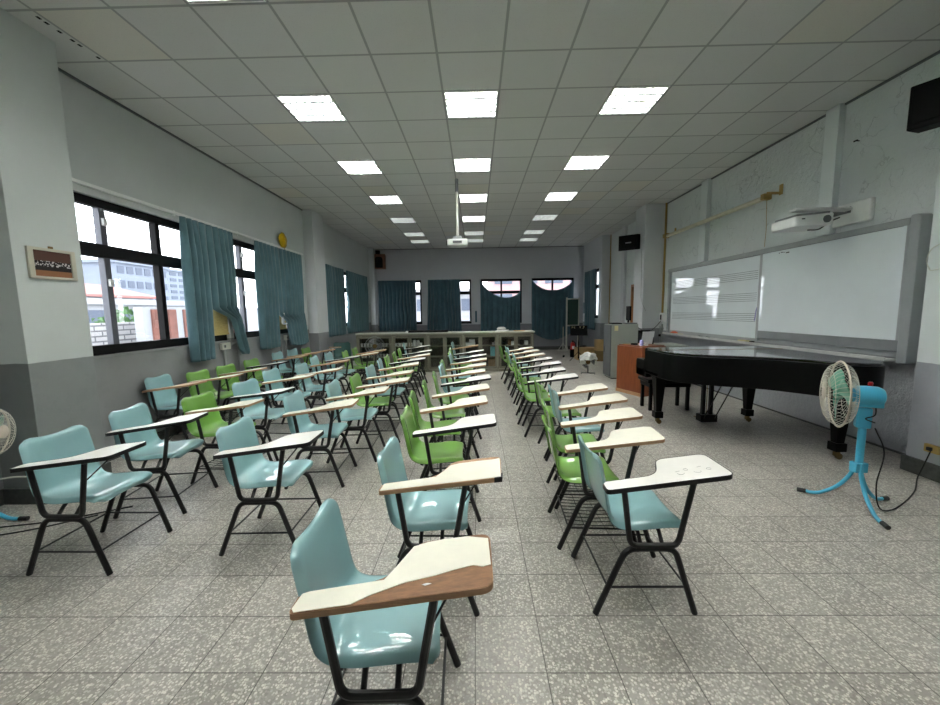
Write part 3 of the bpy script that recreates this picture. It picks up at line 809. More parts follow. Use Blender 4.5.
# things on the window wall
for (y0, y1, z0, z1, lab) in ((5.52, 6.06, 1.2, 1.64, 'yellow board closing the window gap in the nearest curtain'), (7.36, 7.80, 1.2, 1.54, 'small yellow board in the gap of the curtain below the gold balloon')):
    t = thing('window_board', lab, 'board', (XL - .04, (y0 + y1) / 2, z0), 0, 'yellow boards in the window gaps')
    hw = (y1 - y0) / 2
    MB().box(0, .02, -hw, hw, 0, z1 - z0).build('board', 'plywood_yellow', t, .002)
    MB().box(.02, .03, -hw, hw, 0, .03).build('batten', 'plywood_yellow', t, .002)
for (y, z, lab) in ((5.76, 1.03, 'cream socket box under the nearest yellow board'), (7.68, 1.03, 'cream socket box under the second yellow board')):
    t = thing('socket_box', lab, 'socket', (XL, y, z), 0, 'socket boxes under the windows')
    MB().box(.015, .06, -.10, .1, -.05, .05).build('body', 'off_white', t, .006)
    MB().box(.06, .064, -.06, -.02, -.02, .02).build('outlet', 'board_dark', t, .002)
    MB().box(0, .03, -.02, .02, -.5, -.05).build('trunking', 'cord_grey', t, .002)
o = MB().tube(bezier([(XL + .03, 5.86, 1.02), (XL + .03, 6.02, 1.06), (XL + .03, 6.08, .98), (XL + .03, 6.08, .2)], 6), .012, 8).build('conduit_pipe', 'cord_grey'); tag(o, 'grey conduit pipe bending down beside the nearest socket box', 'pipe')
o = MB().tube([(XL + .02, 7.45, 1.0), (XL + .02, 7.45, .15)], .008, 8).build('conduit_pipe', 'cord'); tag(o, 'thin dark conduit pipe dropping below the second curtain gap', 'pipe')
# tangled plastic in the second gap
m = MB(); random.seed(3)
for k in range(5):
    p = [(random.uniform(-.02, .05), random.uniform(-.1, .1), random.uniform(-.12, .1)) for _ in range(5)]
    m.tube(bezier(p, 4), .012, 6)
o = m.build('plastic_bag', 'bag', loc=(XL + .05, 7.52, 1.42)); tag(o, 'crumpled clear plastic bag stuck in the curtain gap', 'bag')
# gold foil balloon
t = thing('foil_balloon', 'crumpled gold foil balloon stuck on the wall above the curtains', 'balloon', (XL, 7.74, 2.96))
def ball(u, v):
    a, b = 2 * PI * u, PI * v
    r = .15 * (1 + .05 * math.sin(5 * a) * math.sin(b) + .035 * math.sin(9 * a + 7 * b))
    return (.055 + .05 * math.cos(b) * 1.0, r * .95 * math.sin(b) * math.cos(a), r * math.sin(b) * math.sin(a))
MB().grid(ball, 40, 20).build('foil_body', 'gold', t, smooth=80)
MB().tube([(.06, .02, -.13), (.07, .03, -.17), (.05, .05, -.19)], .006, 6).build('neck', 'gold', t)
# framed picture on the near column
t = thing('picture_frame', 'small framed group photograph hanging on the near column', 'picture', (-3.52, 3.185, 1.947), 0)
w2, h2 = .18, .125
MB().box(0, .022, -w2, w2, h2 - .022, h2).box(0, .022, -w2, w2, -h2, -h2 + .022).box(0, .022, -w2, -w2 + .04, -h2, h2).box(0, .022, w2 - .036, w2, -h2, h2).build('frame', 'picture_frame', t, .004)
MB().box(0, .012, -w2 + .02, w2 - .02, -h2 + .02, h2 - .02).build('photograph', 'photo', t, smooth=0)
MB().box(0, .016, -.015, .015, h2, h2 + .02).build('hanger', 'brass', t, .003)

# ------------------------------------------------------------------ low glass cabinets
def cabinet():
    t = bpy.data.objects.new('glass_cabinet', None); COL.objects.link(t)
    W, D, Hh = .876, .40, .96
    MB().box(0, .022, 0, D, 0, Hh).box(W - .022, W, 0, D, 0, Hh).box(0, W, D - .015, D, 0, Hh).box(0, W, 0, D, 0, .07).box(0, W, 0.0, D, Hh - .05, Hh).build('carcass', 'steel_olive', t, .003)
    MB().box(.022, W - .022, D - .03, D - .016, .07, Hh - .05).build('back_panel', 'cab_inside', t, smooth=0)
    for z in (.36, .63): MB().box(.022, W - .022, .05, D - .03, z, z + .016).build('shelf', 'steel_olive', t, smooth=0)
    for k in range(2):
        x0, x1 = .03 + k * .41, .03 + k * .41 + .406; y = .004 + .014 * k
        d = MB().box(x0, x0 + .045, y, y + .012, .08, Hh - .06).box(x1 - .045, x1, y, y + .012, .08, Hh - .06).box(x0, x1, y, y + .012, .08, .13).box(x0, x1, y, y + .012, Hh - .10, Hh - .06).build('door', 'steel_olive', t, .002)
        MB().box(x0 + .045, x1 - .045, y + .004, y + .008, .13, Hh - .1).build('glass_pane', 'cab_glass', d, smooth=0)
        hx = x0 + .02 if k == 0 else x1 - .02
        MB().box(hx - .006, hx + .006, y - .004, y, .46, .56).build('door_handle', 'board_dark', d, .001)
    return t
CN = ['glass-door cabinet at the window end of the low cabinet line', 'glass-door cabinet second from the window end of the line', 'glass-door cabinet in the middle of the low line, shelves nearly empty', 'glass-door cabinet holding stacked white boxes and a teal binder', 'glass-door cabinet at the aisle end of the low line']
CAB = []
for i in range(5):
    o = cabinet() if i == 0 else copy_tree(CAB[0])
    o.location = (-2.97 + i * .88, 9.42, 0); tag(o, CN[i], 'cabinet', 'low glass cabinets'); CAB.append(o)
o = MB().box(-2.99, 1.45, 9.40, 9.84, .96, .99).build('cabinet_top', 'worktop', bevel=.004); tag(o, 'long pale worktop lying across all the low cabinets', 'worktop')
# contents
def cup(): return MB().lathe([(.018, 0), (.026, .005), (.032, .06), (.034, .085), (.030, .085), (.026, .01)], 12)
cm = cup().mesh('cup', M['white_plastic'])
n = 0
for i, (cx, zz, cnt, lab) in enumerate(((-2.9, .646, 10, 'cups on the top shelf of the window end cabinet'), (-2.9, .376, 10, 'cups on the low shelf of the window end cabinet'), (-2.03, .646, 9, 'cups on the shelf of the second cabinet'))):
    for k in range(cnt):
        o = bpy.data.objects.new('cup', cm); COL.objects.link(o); o.location = (cx + .02 + k * .078, 9.56 + .01 * (k % 2), zz)
        tag(o, 'white cup in the row of ' + lab, 'cup', lab)
def boxthing(name, label, cat, x0, x1, y0, y1, z0, z1, mat, bevel=.004, rz=0, group=None, extra=None):
    t = MB().box(-(x1 - x0) / 2, (x1 - x0) / 2, -(y1 - y0) / 2, (y1 - y0) / 2, 0, z1 - z0).build(name, mat, bevel=bevel)
    t.location = ((x0 + x1) / 2, (y0 + y1) / 2, z0); t.rotation_euler = (0, 0, rz)
    return tag(t, label, cat, group)
boxthing('storage_box', 'white box at the bottom of the pair inside the cabinet', 'box', -.26, -.02, 9.5, 9.7, .646, .725, 'paper')
boxthing('storage_box', 'smaller white box on top of the box inside the cabinet', 'box', -.17, -.03, 9.52, 9.68, .725, .795, 'paper')
boxthing('binder', 'teal binder standing in the fourth low cabinet', 'binder', .36, .47, 9.5, 9.7, .376, .6, 'teal_paper')
boxthing('file_box', 'brown file box on the cabinet floor below the teal binder', 'box', .3, .5, 9.5, 9.7, .07, .3, 'card_dark')
for k, x in enumerate((-1.55, -1.46)):
    o = bpy.data.objects.new('jug', MB().lathe([(.03, 0), (.045, .01), (.05, .08), (.035, .13), (.04, .15), (.034, .15), (.03, .05)], 14).mesh('jug', M['white_plastic'])); COL.objects.link(o); o.location = (x, 9.56, .646)
    tag(o, 'pale jug at the aisle side of the second cabinet', 'jug', 'jugs in the second cabinet')
for k, (x, h) in enumerate(((.40, .07), (.47, .1), (.52, .06))):
    o = boxthing('small_box', ['low white carton', 'tall white carton', 'small end carton'][k] + ' on the upper shelf of the teal binder cabinet', 'box', x, x + .05, 9.52, 9.6, .646, .646 + h, 'paper')
for k, (x, h, mt) in enumerate(((.66, .1, 'black'), (.80, .13, 'card_dark'), (.88, .09, 'paper'), (1.1, .12, 'black'), (1.22, .1, 'paper'))):
    boxthing('device_box', ['black player box', 'brown carton', 'narrow white carton', 'second black player box', 'wide white carton'][k] + ' in the aisle end cabinet', 'box', x, x + .08, 9.53, 9.66, .646, .646 + h, mt)
# on top of the cabinets
t = thing('keyboard_case', 'long flat black case lying on the low cabinets', 'case', (-1.2, 9.62, .99))
MB().box(-.5, .5, -.12, .12, 0, .045).build('case_body', 'black', t, .012); MB().box(-.06, .06, -.135, -.12, .01, .03).build('handle', 'black', t, .004)
m = MB()
for k in range(3): m.box(-.15 + .03 * k, .12 + .03 * k, -.1, .1, .012 * k, .012 * k + .011)
o = m.build('paper_stack', 'paper', loc=(.64, 9.6, .99)); tag(o, 'stack of white papers on the low cabinets', 'papers')
o = MB().lathe([(.0, 0), (.1, 0), (.12, .035), (.07, .07), (.01, .075)], 14).build('cloth_bundle', 'bag', loc=(.64, 9.6, 1.026)); tag(o, 'crumpled white bundle on top of the paper stack', 'bag')
boxthing('folder', 'flat tan folder on the aisle end of the cabinets', 'folder', .95, 1.22, 9.5, 9.7, .99, 1.003, 'card')
o = MB().lathe([(.03, 0), (.035, .02), (.03, .04)], 12).build('tape_roll', 'paper', loc=(-1.72, 9.5, .99)); tag(o, 'small white roll at the end of the black case', 'roll')

# ------------------------------------------------------------------ fans
def stand_fan(label, x, y, hz, face_deg, full=True, leg_rot=0, r=.235, mat='fan_blue', hub=(0, 0)):
    """hz: height of the fan axis; face_deg: heading of the grill"""
    t = thing('floor_fan', label, 'fan', (x, y, 0), 0, 'tripod fans')
    zj = .31
    A = rot('Z', face_deg)
    H = tr(0, 0, hz) @ A @ tr(.05, 0, 0)            # local +X = blowing direction
    for k in range(3):
        a = math.radians(leg_rot + k * 120); c, s = math.cos(a), math.sin(a)
        pts = bezier([(.022 * c, .022 * s, zj + .03), (.035 * c, .035 * s, zj - .06), (.10 * c, .10 * s, .13), (.19 * c, .19 * s, .045), (.25 * c, .25 * s, .022), (.285 * c, .285 * s, .022)], 5)
        lg = MB().tube(pts, .0135, 10).build('leg', mat, t)
        MB().tube([(.28 * c, .28 * s, .022), (.335 * c, .335 * s, .0175)], .0165, 10).build('rubber_foot', 'edge_black', lg)
    MB().box(-.045, .045, -.03, .03, zj - .04, zj + .035).build('joint_clamp', mat, t, .006)
    MB().tube([(0, 0, zj), (0, 0, hz - .22)], .024, 14).build('pole', mat, t)
    MB().box(-.04, .045, -.035, .035, hz - .24, hz - .085, A).build('neck_block', mat, t, .012)
    mo = MB().lathe([(.04, -.02), (.070, -.01), (.074, .05), (.072, .11), (.055, .145), (.02, .152)], 20, H @ tr(-.0, 0, 0) @ rot('Y', -90)).box(-.14, .0, -.05, .05, -.078, -.02, H).build('motor_housing', mat, t, .008)
    MB().lathe([(.014, .078), (.016, .095), (.010, .104)], 10, H @ tr(-.07, 0, 0)).build('knob', 'red', mo)
    # cages
    X0 = .095
    def cage(sign, depth):
        m = MB(); n = 44
        for k in range(n):
            a = 2 * PI * k / n; pts = []
            for q in range(7):
                f = q / 6; rr = .045 + (r - .045) * f
                xx = X0 + sign * depth * math.sqrt(max(0, 1 - f ** 2.6))
                tw = a + .25 * f
                pts.append((xx, rr * math.cos(tw), rr * math.sin(tw)))
            m.tube(pts, .0014, 4, mat=H)
        for f in (.45, .72):
            rr = .045 + (r - .045) * f; xx = X0 + sign * depth * math.sqrt(1 - f ** 2.6)
            m.tube([(xx, rr * math.cos(2 * PI * k / 32), rr * math.sin(2 * PI * k / 32)) for k in range(32)], .0018, 5, True, mat=H)
        return m
    fg = cage(1, .085).build('front_grill', 'fan_wire', t)
    MB().lathe([(.046, 0), (.048, .006), (.03, .012)], 18, H @ tr(X0 + .08, 0, 0) @ rot('Y', 90)).build('hub_badge', 'fan_ring', fg)
    cage(-1, .08).build('rear_grill', 'fan_wire', t)
    MB().tube([(X0, (r + .002) * math.cos(2 * PI * k / 40), (r + .002) * math.sin(2 * PI * k / 40)) for k in range(40)], .0065, 8, True, mat=H).build('grill_ring', 'fan_ring', t)
    b = MB()
    for k in range(3):
        a0 = k * 2 * PI / 3
        def bl(u, v, a0=a0):
            rr = .035 + (r * .84 - .035) * u; wid = (.5 + .75 * math.sin(PI * min(1, u * .8 + .1)))
            a = a0 + (v - .5) * wid + .35 * u
            return tuple(H @ Vector((X0 + (v - .5) * .06 * (1 - .3 * u), rr * math.cos(a), rr * math.sin(a))))
        bb = MB().grid(bl, 10, 8); o = bb.build('blade', 'fan_blade', t, smooth=80, solid=.003)
    MB().lathe([(.036, -.02), (.038, .015), (.02, .03)], 16, H @ tr(X0, 0, 0) @ rot('Y', 90)).build('blade_hub', 'fan_blade', t)
    MB().tube(bezier([tuple(H @ Vector((-.10, .03, -.06))), (.02, -.06, hz - .13), (-.03, -.045, hz - .16), (.035, -.05, hz - .19)], 5), .004, 6).build('wiring', 'cord', t)
    return t
stand_fan('bright blue tripod fan with cream grill by the piano tail', 2.85, 2.79, .85, 151, True, 14, .243)
stand_fan('blue tripod fan cut off at the picture edge, beside the near column', -3.70, 2.60, .68, 20, True, 10, .19)
o = MB().tube(bezier([(2.89, 2.74, .62), (2.93, 2.70, .45), (2.92, 2.72, .2), (2.94, 2.70, .03), (3.1, 2.74, .006), (3.5, 2.98, .006), (3.80, 3.22, .02), (3.87, 3.24, .14), (3.91, 3.235, .27)], 8), .0045, 6).build('power_cord', 'cord'); tag(o, 'black power cord from the blue fan to the socket', 'cord')
t = thing('wall_socket', 'yellowed wall socket low on the near whiteboard-side column', 'socket', (3.93, 3.235, .27))
MB().box(-.028, 0, -.055, .055, -.035, .035).build('socket_box', 'bracket', t, .005); MB().box(-.05, -.028, -.015, .02, -.015, .015).build('plug', 'cord', t, .004)
o = MB().tube(bezier([(-3.86, 2.3, .28), (-3.7, 2.78, .27), (-3.5, 2.86, .265), (-3.47, 3.2, .26)], 6), .006, 6).build('conduit_pipe', 'off_white'); tag(o, 'pale cable clipped low around the near column', 'cable')
for k, (a, b) in enumerate((((-3.5, 2.55, .006), (-2.75, 2.85, .006)), ((-3.55, 2.4, .006), (-2.9, 2.72, .006)))):
    o = MB().tube(bezier([a, ((a[0] + b[0]) / 2, (a[1] + b[1]) / 2 - .05, .006), b], 6), .005, 6).build('power_cord', 'cord'); tag(o, ['black floor cable running behind the first window-side chair', 'black floor cable nearer the cut-off fan foot'][k], 'cord', 'floor cables by the cut-off fan')

# round-cage fan in front of the cabinets
def low_fan(label, x, y, hz, heading, r, mat):
    t = thing('cage_fan', label, 'fan', (x, y, 0), math.radians(heading))
    f = MB()
    for s in (-1, 1): f.tube([(-.13 * 1, s * .15, .012), (.13, s * .15, .012)], .011, 8)
    f.tube([(0, -.15, .012), (0, .15, .012)], .011, 8).tube([(0, 0, .012), (0, 0, hz - .1)], .014, 8); f.build('base', 'board_dark', t)
    def cg(sg):
        m = MB(); H = tr(0, 0, hz)
        for k in range(36):
            a = 2 * PI * k / 36
            m.tube([(sg * .07 * math.sqrt(max(0, 1 - q ** 2.4)), (.04 + (r - .04) * q) * math.cos(a), (.04 + (r - .04) * q) * math.sin(a)) for q in (0, .3, .6, .85, 1)], .0016, 4, mat=H)
        for q in (.33, .66): m.tube([(sg * .07 * math.sqrt(1 - q ** 2.4), (.04 + (r - .04) * q) * math.cos(2 * PI * k / 28), (.04 + (r - .04) * q) * math.sin(2 * PI * k / 28)) for k in range(28)], .0018, 4, True, mat=H)
        return m
    fr = cg(1).build('front_grill', mat, t); cg(-1).build('rear_grill', mat, t)
    MB().tube([(0, r * math.cos(2 * PI * k / 36), hz + r * math.sin(2 * PI * k / 36)) for k in range(36)], .007, 6, True).build('grill_ring', mat, t)
    MB().lathe([(.05, 0), (.052, .012), (.02, .02)], 16, tr(.065, 0, hz) @ rot('Y', 90)).build('hub_badge', 'brass', fr)
    for k in range(3):
        def bl(u, v, k=k):
            rr = .04 + (r * .82 - .04) * u; a = k * 2 * PI / 3 + (v - .5) * (.5 + .6 * u)
            return ((v - .5) * .05, rr * math.cos(a), hz + rr * math.sin(a))
        MB().grid(bl, 8, 6).build('blade', 'board_dark', t, smooth=80, solid=.003)
    MB().lathe([(.05, 0), (.06, .03), (.05, .12), (.02, .13)], 16, tr(0, 0, hz) @ rot('Y', -90)).build('motor_housing', 'board_dark', t)
    return t
low_fan('grey wire cage fan standing before the window end cabinets', -2.42, 9.05, .71, -75, .22, 'board_mid')
low_fan('floor fan with white plastic bag over its cage, beside the cardboard boxes', 2.63, 8.95, .28, -105, .19, 'off_white')
def bagf(u, v):
    a = 2 * PI * u; b = .5 * PI * v + .02
    r = .17 * (1 + .14 * math.sin(4 * a + 2) + .10 * math.sin(7 * a + 5 * b))
    p = Vector((r * math.sin(b) * math.cos(a) * 1.02, .55 * r * math.sin(b) * math.sin(a), .17 * math.cos(b) - .02 * math.sin(2 * a) * v))
    n_ = mnoise.noise_vector(p * 11 + Vector((3, 1, 2))) * .035 + mnoise.noise_vector(p * 26) * .014
    return p + n_ * min(1, v * 4)
o = MB().grid(bagf, 60, 26).build('plastic_bag', 'bag', loc=(2.63, 8.95, .335), solid=.004, smooth=80); tag(o, 'white plastic bag draped over the small floor fan', 'bag')

# ------------------------------------------------------------------ grand piano
pn = thing('grand_piano', 'black lacquered grand piano with closed lid under the whiteboard', 'piano', (0, 0, 0))
def cr(pts, n=6): return [(p.x, p.y) for p in bezier([(a, b, 0) for a, b in pts], n)]
curve = cr([(2.25, 4.62), (2.30, 4.42), (2.46, 4.24), (2.72, 4.08), (2.98, 3.93), (3.17, 3.72), (3.32, 3.52), (3.48, 3.42), (3.63, 3.42), (3.73, 3.52), (3.75, 3.66)], 5)
out = [(2.25, 5.10)] + curve + [(3.75, 5.10)]
MB().prism(out, .655, .965).build('rim', 'piano_rim', pn, .006)
lo = scale_poly(out, .018)
if abs(lo[5][0] - 2.25) < abs(out[5][0] - 2.25): lo = scale_poly(out, -.018)
MB().prism([p for p in lo if True], .968, .992).build('lid', 'piano', pn, .006)
MB().box(2.235, 3.765, 4.72, 4.74, .990, .994).build('lid_hinge', 'brass', pn, smooth=0)
# keybed, cheeks, fallboard
MB().box(2.25, 3.75, 5.10, 5.36, .60, .70).build('keybed', 'piano_rim', pn, .008)
for x in (2.25, 3.66):
    m = MB(); prof = [(5.05, .60), (5.36, .60), (5.365, .80), (5.33, .825), (5.13, .825), (5.10, .85), (5.095, .985), (5.05, .985)]
    m.add([(x, a, b) for a, b in prof] + [(x + .09, a, b) for a, b in prof], [tuple(range(8))[::-1], tuple(range(8, 16))] + [(i, (i + 1) % 8, 8 + (i + 1) % 8, 8 + i) for i in range(8)])
    m.build('cheek_block', 'piano_rim', pn, .006)
MB().box(2.34, 3.66, 5.10, 5.30, .79, .81).build('fallboard', 'piano', pn, .008)
MB().box(2.25, 3.75, 4.72, 5.09, .66, .70).build('belly_beam', 'piano', pn, .006)
def piano_leg(x, y):
    l = MB()
    for (w0, z0, w1, z1) in ((.045, .10, .052, .16), (.036, .16, .064, .62), (.078, .62, .078, .66)):
        l.add([(x - w0, y - w0, z0), (x + w0, y - w0, z0), (x + w0, y + w0, z0), (x - w0, y + w0, z0), (x - w1, y - w1, z1), (x + w1, y - w1, z1), (x + w1, y + w1, z1), (x - w1, y + w1, z1)],
              [(0, 3, 2, 1), (4, 5, 6, 7), (0, 1, 5, 4), (1, 2, 6, 5), (2, 3, 7, 6), (3, 0, 4, 7)])
    l.box(x - .052, x + .052, y - .052, y + .052, .085, .17)
    o = l.build('leg', 'piano_rim', pn, .005)
    cs = MB().lathe([(.03, -.012), (.03, .012)], 14, tr(x + .015, y - .01, .031) @ rot('X', 90)).box(x - .02, x + .02, y - .02, y + .02, .03, .09)
    cs.build('caster', 'brass', o)
piano_leg(2.37, 4.93); piano_leg(3.57, 4.98); piano_leg(3.55, 3.70)
ly = MB().box(2.93, 2.97, 4.90, 4.95, .1, .66).box(3.03, 3.07, 4.90, 4.95, .1, .66).box(2.86, 3.14, 4.86, 4.99, .60, .625).build('lyra', 'piano_rim', pn, .005)
MB().box(2.90, 3.11, 4.86, 4.99, .03, .125).build('pedal_box', 'piano_rim', ly, .008)
for x in (2.94, 3.0, 3.06):
    MB().box(x - .012, x + .012, 4.99, 5.09, .045, .055).build('pedal', 'brass', ly, .004)
    MB().tube([(x, 4.93, .12), (x, 4.93, .64)], .004, 6).build('pedal_rod', 'brass', ly)
for x in (2.93, 3.07): MB().tube([(x, 4.87, .07), (x + .02, 4.52, .656)], .008, 6).build('lyra_brace', 'piano', ly)
# bench
bt = thing('piano_bench', 'black piano bench with straight legs tucked beside the piano keyboard', 'bench', (2.84, 5.72, 0))
MB().box(-.33, .33, -.19, .19, .415, .475).build('seat', 'piano_rim', bt, .015); MB().box(-.3, .3, -.165, .165, .35, .415).build('apron', 'piano_rim', bt, .004)
for sx in (-1, 1):
    for sy_ in (-1, 1): MB().box(sx * .27 - .022, sx * .27 + .022, sy_ * .14 - .022, sy_ * .14 + .022, 0, .36).build('leg', 'piano_rim', bt, .004)

# ------------------------------------------------------------------ podium, desk, steel cabinet
pd = thing('lecture_podium', 'orange wood lecture podium with papers on top behind the piano', 'podium', (0, 0, 0))
pl = [(2.58, 7.0), (2.80, 6.47), (2.84, 6.45), (2.88, 6.46), (3.30, 6.64), (3.08, 7.2)]
MB().prism(pl, 0, .85).build('body', 'podium', pd, .012)
MB().prism(scale_poly(pl, -.03), .85, .868).build('top', 'podium', pd, .004)
MB().prism([(2.575, 7.0), (2.795, 6.46), (2.80, 6.462), (2.58, 7.0)], 0, .06).build('kick_strip', 'ply', pd)
for k, (x, y, mt, lab, w_, h_) in enumerate(((2.70, 6.88, 'card', 'brown slips lying at the far corner of the podium top', .1, .012), (2.80, 6.78, 'black', 'small black box on the podium top', .08, .03), (2.92, 6.72, 'paper', 'white pad on the podium top nearest the piano', .1, .02))):
    boxthing('desk_item', lab, 'stationery', x - w_ / 2, x + w_ / 2, y - .04, y + .04, .868, .868 + h_, mt, .003, .4)
o = MB().lathe([(.03, 0), (.032, .06), (.028, .09), (.012, .1)], 14).build('bottle', 'lilac', loc=(2.86, 6.62, .868)); tag(o, 'small lilac bottle on the podium top', 'bottle')
o = MB().lathe([(.028, 0), (.03, .05), (.026, .05)], 14).build('paper_cup', 'paper', loc=(2.94, 6.61, .868)); tag(o, 'white paper cup beside the lilac bottle on the podium', 'cup')
dk = thing('teacher_desk', 'grey-topped desk beyond the podium carrying a brochure rack', 'desk', (3.61, 7.66, 0))
MB().box(-.47, .47, -.33, .33, .76, .79).build('top', 'steel_grey', dk, .005)
for sx in (-1, 1): MB().box(sx * .44 - .015, sx * .44 + .015, -.31, .31, 0, .76).build('side_panel', 'steel_grey', dk, .003)
MB().box(-.42, .42, .29, .31, .3, .76).build('back_panel', 'steel_grey', dk, .002)
rk = thing('brochure_rack', 'black rack with leaning white brochures on the grey desk', 'rack', (3.32, 7.5, .79), .1)
MB().box(-.12, .12, -.07, .08, 0, .015).box(-.12, -.11, -.07, .08, 0, .24).box(.11, .12, -.07, .08, 0, .16).box(-.12, .12, .06, .08, 0, .29).build('holder', 'black', rk, .003)
for k in range(3):
    o = MB().box(-.05, .05, -.004, .004, 0, .26, rot('X', 14) @ rot('Z', 8 * k)).build('brochure', 'paper', bevel=.001); o.location = (3.25 + .075 * k, 7.43 + .02 * k, .81)
    tag(o, ['white brochure at the window side of the black rack', 'middle white brochure in the black rack', 'white brochure at the wall side of the black rack'][k], 'brochure', 'brochures in the rack')
sc = thing('steel_cabinet', 'tall grey steel filing cabinet behind the podium', 'cabinet', (0, 0, 0))
MB().box(2.90, 3.46, 8.19, 8.66, .02, 1.18).build('body', 'steel_grey', sc, .006)
for y0 in (8.2,):
    d_ = MB().box(2.875, 2.898, y0, y0 + .43, .05, 1.16).build('door', 'board_dark', sc, .004)
    MB().box(2.862, 2.876, y0 + .35, y0 + .37, .55, .68).build('door_handle', 'board_dark', d_, .002)
MB().box(2.92, 3.44, 8.21, 8.64, 0, .02).build('plinth', 'black', sc)
MB().box(2.955, 3.03, 8.178, 8.19, 1.04, 1.15).build('note', 'yellow', sc, .002)
t = thing('monitor', 'thin black monitor standing edge-on on the steel cabinet', 'monitor', (3.36, 8.48, 1.18), math.radians(82))
MB().box(-.17, .17, -.016, .016, .07, .38).build('screen', 'black', t, .006); MB().box(-.07, .07, -.06, .06, 0, .012).build('foot', 'black', t, .003); MB().box(-.02, .02, -.012, .02, .01, .1).build('stem', 'black', t, .003)
boxthing('router_box', 'flat grey box under the monitor on the steel cabinet', 'box', 3.2, 3.5 - .05, 8.22, 8.4, 1.18, 1.205, 'board_dark')
boxthing('black_pouch', 'flat black pouch on the window side of the steel cabinet', 'pouch', 2.94, 3.14, 8.25, 8.5, 1.18, 1.205, 'black')

# ------------------------------------------------------------------ far right corner
ms = thing('music_stand', 'black music stand with yellow letters on its desk', 'music stand', (2.93, 10.92, 0), math.radians(-6))
Rm = tr(0, 0, .9) @ rot('X', -14)
MB().box(-.24, .24, -.006, .006, -.13, .15, Rm).box(-.24, .24, -.05, 0, -.14, -.13, Rm).build('desk', 'black', ms, .003)
lt = MB()
for (x0, segs) in ((-.19, [((0, 0), (0, .05)), ((0, .05), (.03, .05)), ((0, .025), (.03, .025))]), (-.13, [((0, 0), (0, .05)), ((0, .05), (.03, .04)), ((0, .025), (.03, .0))]), (.02, [((0, .05), (.02, .025)), ((.04, .05), (.02, .025)), ((.02, .025), (.02, 0))]), (.11, [((.03, .05), (.03, .01)), ((.03, .01), (0, 0)), ((.01, .05), (.05, .05))])):
    for a, b in segs: lt.tube([(x0 + a[0], -.008, .07 + a[1]), (x0 + b[0], -.008, .07 + b[1])], .005, 4, mat=Rm)
lt.build('lettering', 'yellow', ms)
MB().tube([(0, 0.01, .22), (0, .01, .88)], .011, 8).tube([(0, .01, .1), (0, .01, .6)], .016, 8).build('pole', 'black', ms)
for k in range(3):
    a = 2 * PI * k / 3 + .5
    MB().tube([(0, .01, .3), (.26 * math.cos(a), .26 * math.sin(a) + .01, .012)], .009, 6).build('leg', 'black', ms)
ex = thing('fire_extinguisher', 'red fire extinguisher with black lower half behind the music stand', 'extinguisher', (3.06, 12.1, 0))
MB().lathe([(.07, .2), (.075, .22), (.075, .42), (.05, .46), (.025, .48)], 18).build('cylinder', 'red', ex); MB().lathe([(.078, 0), (.08, .02), (.08, .24), (.076, .25)], 18).build('holder', 'black', ex)
MB().box(-.02, .02, -.03, .05, .48, .53).build('valve', 'black', ex, .004); MB().tube(bezier([(0, -.03, .5), (.06, -.07, .46), (.07, -.08, .3)], 5), .012, 6).build('hose', 'black', ex)
MB().box(-.035, .035, -.078, -.07, .27, .36).build('label_plate', 'paper', ex)
ez = thing('chalkboard_easel', 'dark green chalkboard on a cream easel in the far corner', 'chalkboard', (3.5, 13.9, 0), math.radians(4))
MB().box(-.2, .2, -.012, .012, .95, 1.86).build('board', 'chalkboard', ez, .002)
MB().box(-.24, -.195, -.025, .025, .05, 1.93).box(.195, .24, -.025, .025, .05, 1.93).box(-.24, .24, -.02, .02, 1.86, 1.9).box(-.24, .24, -.02, .02, .90, .95).build('frame', 'off_white', ez, .004)
for s in (-1, 1): MB().tube([(s * .22, -.28, .035), (s * .22, .28, .035)], .016, 8).tube([(s * .22, -.2, .04), (s * .22, 0, .3), (s * .22, .2, .04)], .012, 8).build('foot', 'off_white', ez)
MB().tube([(-.22, -.26, .045), (-.62, -.26, .045)], .014, 8).tube([(-.42, -.26, .05), (-.42, -.26, .9)], .013, 8).tube([(-.6, -.26, .05), (-.42, -.26, .32), (-.25, -.26, .05)], .011, 8).build('side_stay', 'off_white', ez)
def carton(label, x0, x1, y0, y1, z0, z1, mat, open_=True, rz=0):
    t = thing('cardboard_box', label, 'box', ((x0 + x1) / 2, (y0 + y1) / 2, z0), rz, 'cardboard boxes in the far corner')
    a, b, h = (x1 - x0) / 2, (y1 - y0) / 2, z1 - z0
    MB().box(-a, a, -b, b, 0, .008).box(-a, -a + .008, -b, b, 0, h).box(a - .008, a, -b, b, 0, h).box(-a, a, -b, -b + .008, 0, h).box(-a, a, b - .008, b, 0, h).build('body', mat, t, .002)
    if open_: MB().box(-a, a, -b - .12, -b, h - .004, h + .004, tr(0, 0, 0)).build('flap', mat, t)
    else: MB().box(-a, a, -b, b, h - .008, h).build('lid', mat, t)
    return t
carton('large low cardboard box behind the bagged floor fan', 3.02, 3.60, 11.3, 11.75, 0, .36, 'card', False)
carton('dark cardboard box under the taller tan one by the wall', 3.50, 3.84, 11.02, 11.28, 0, .30, 'card_dark', False)
carton('taller tan cardboard box stacked at the wall in the corner', 3.49, 3.81, 11.04, 11.28, .30, .62, 'card', False)
o = MB().tube(bezier([(3.1, 11.45, .39), (3.2, 11.4, .42), (3.32, 11.5, .4), (3.25, 11.6, .38), (3.15, 11.52, .39)], 5), .014, 6).build('cable_coil', 'cord'); tag(o, 'black cable coil lying on the large low cardboard box', 'cable')
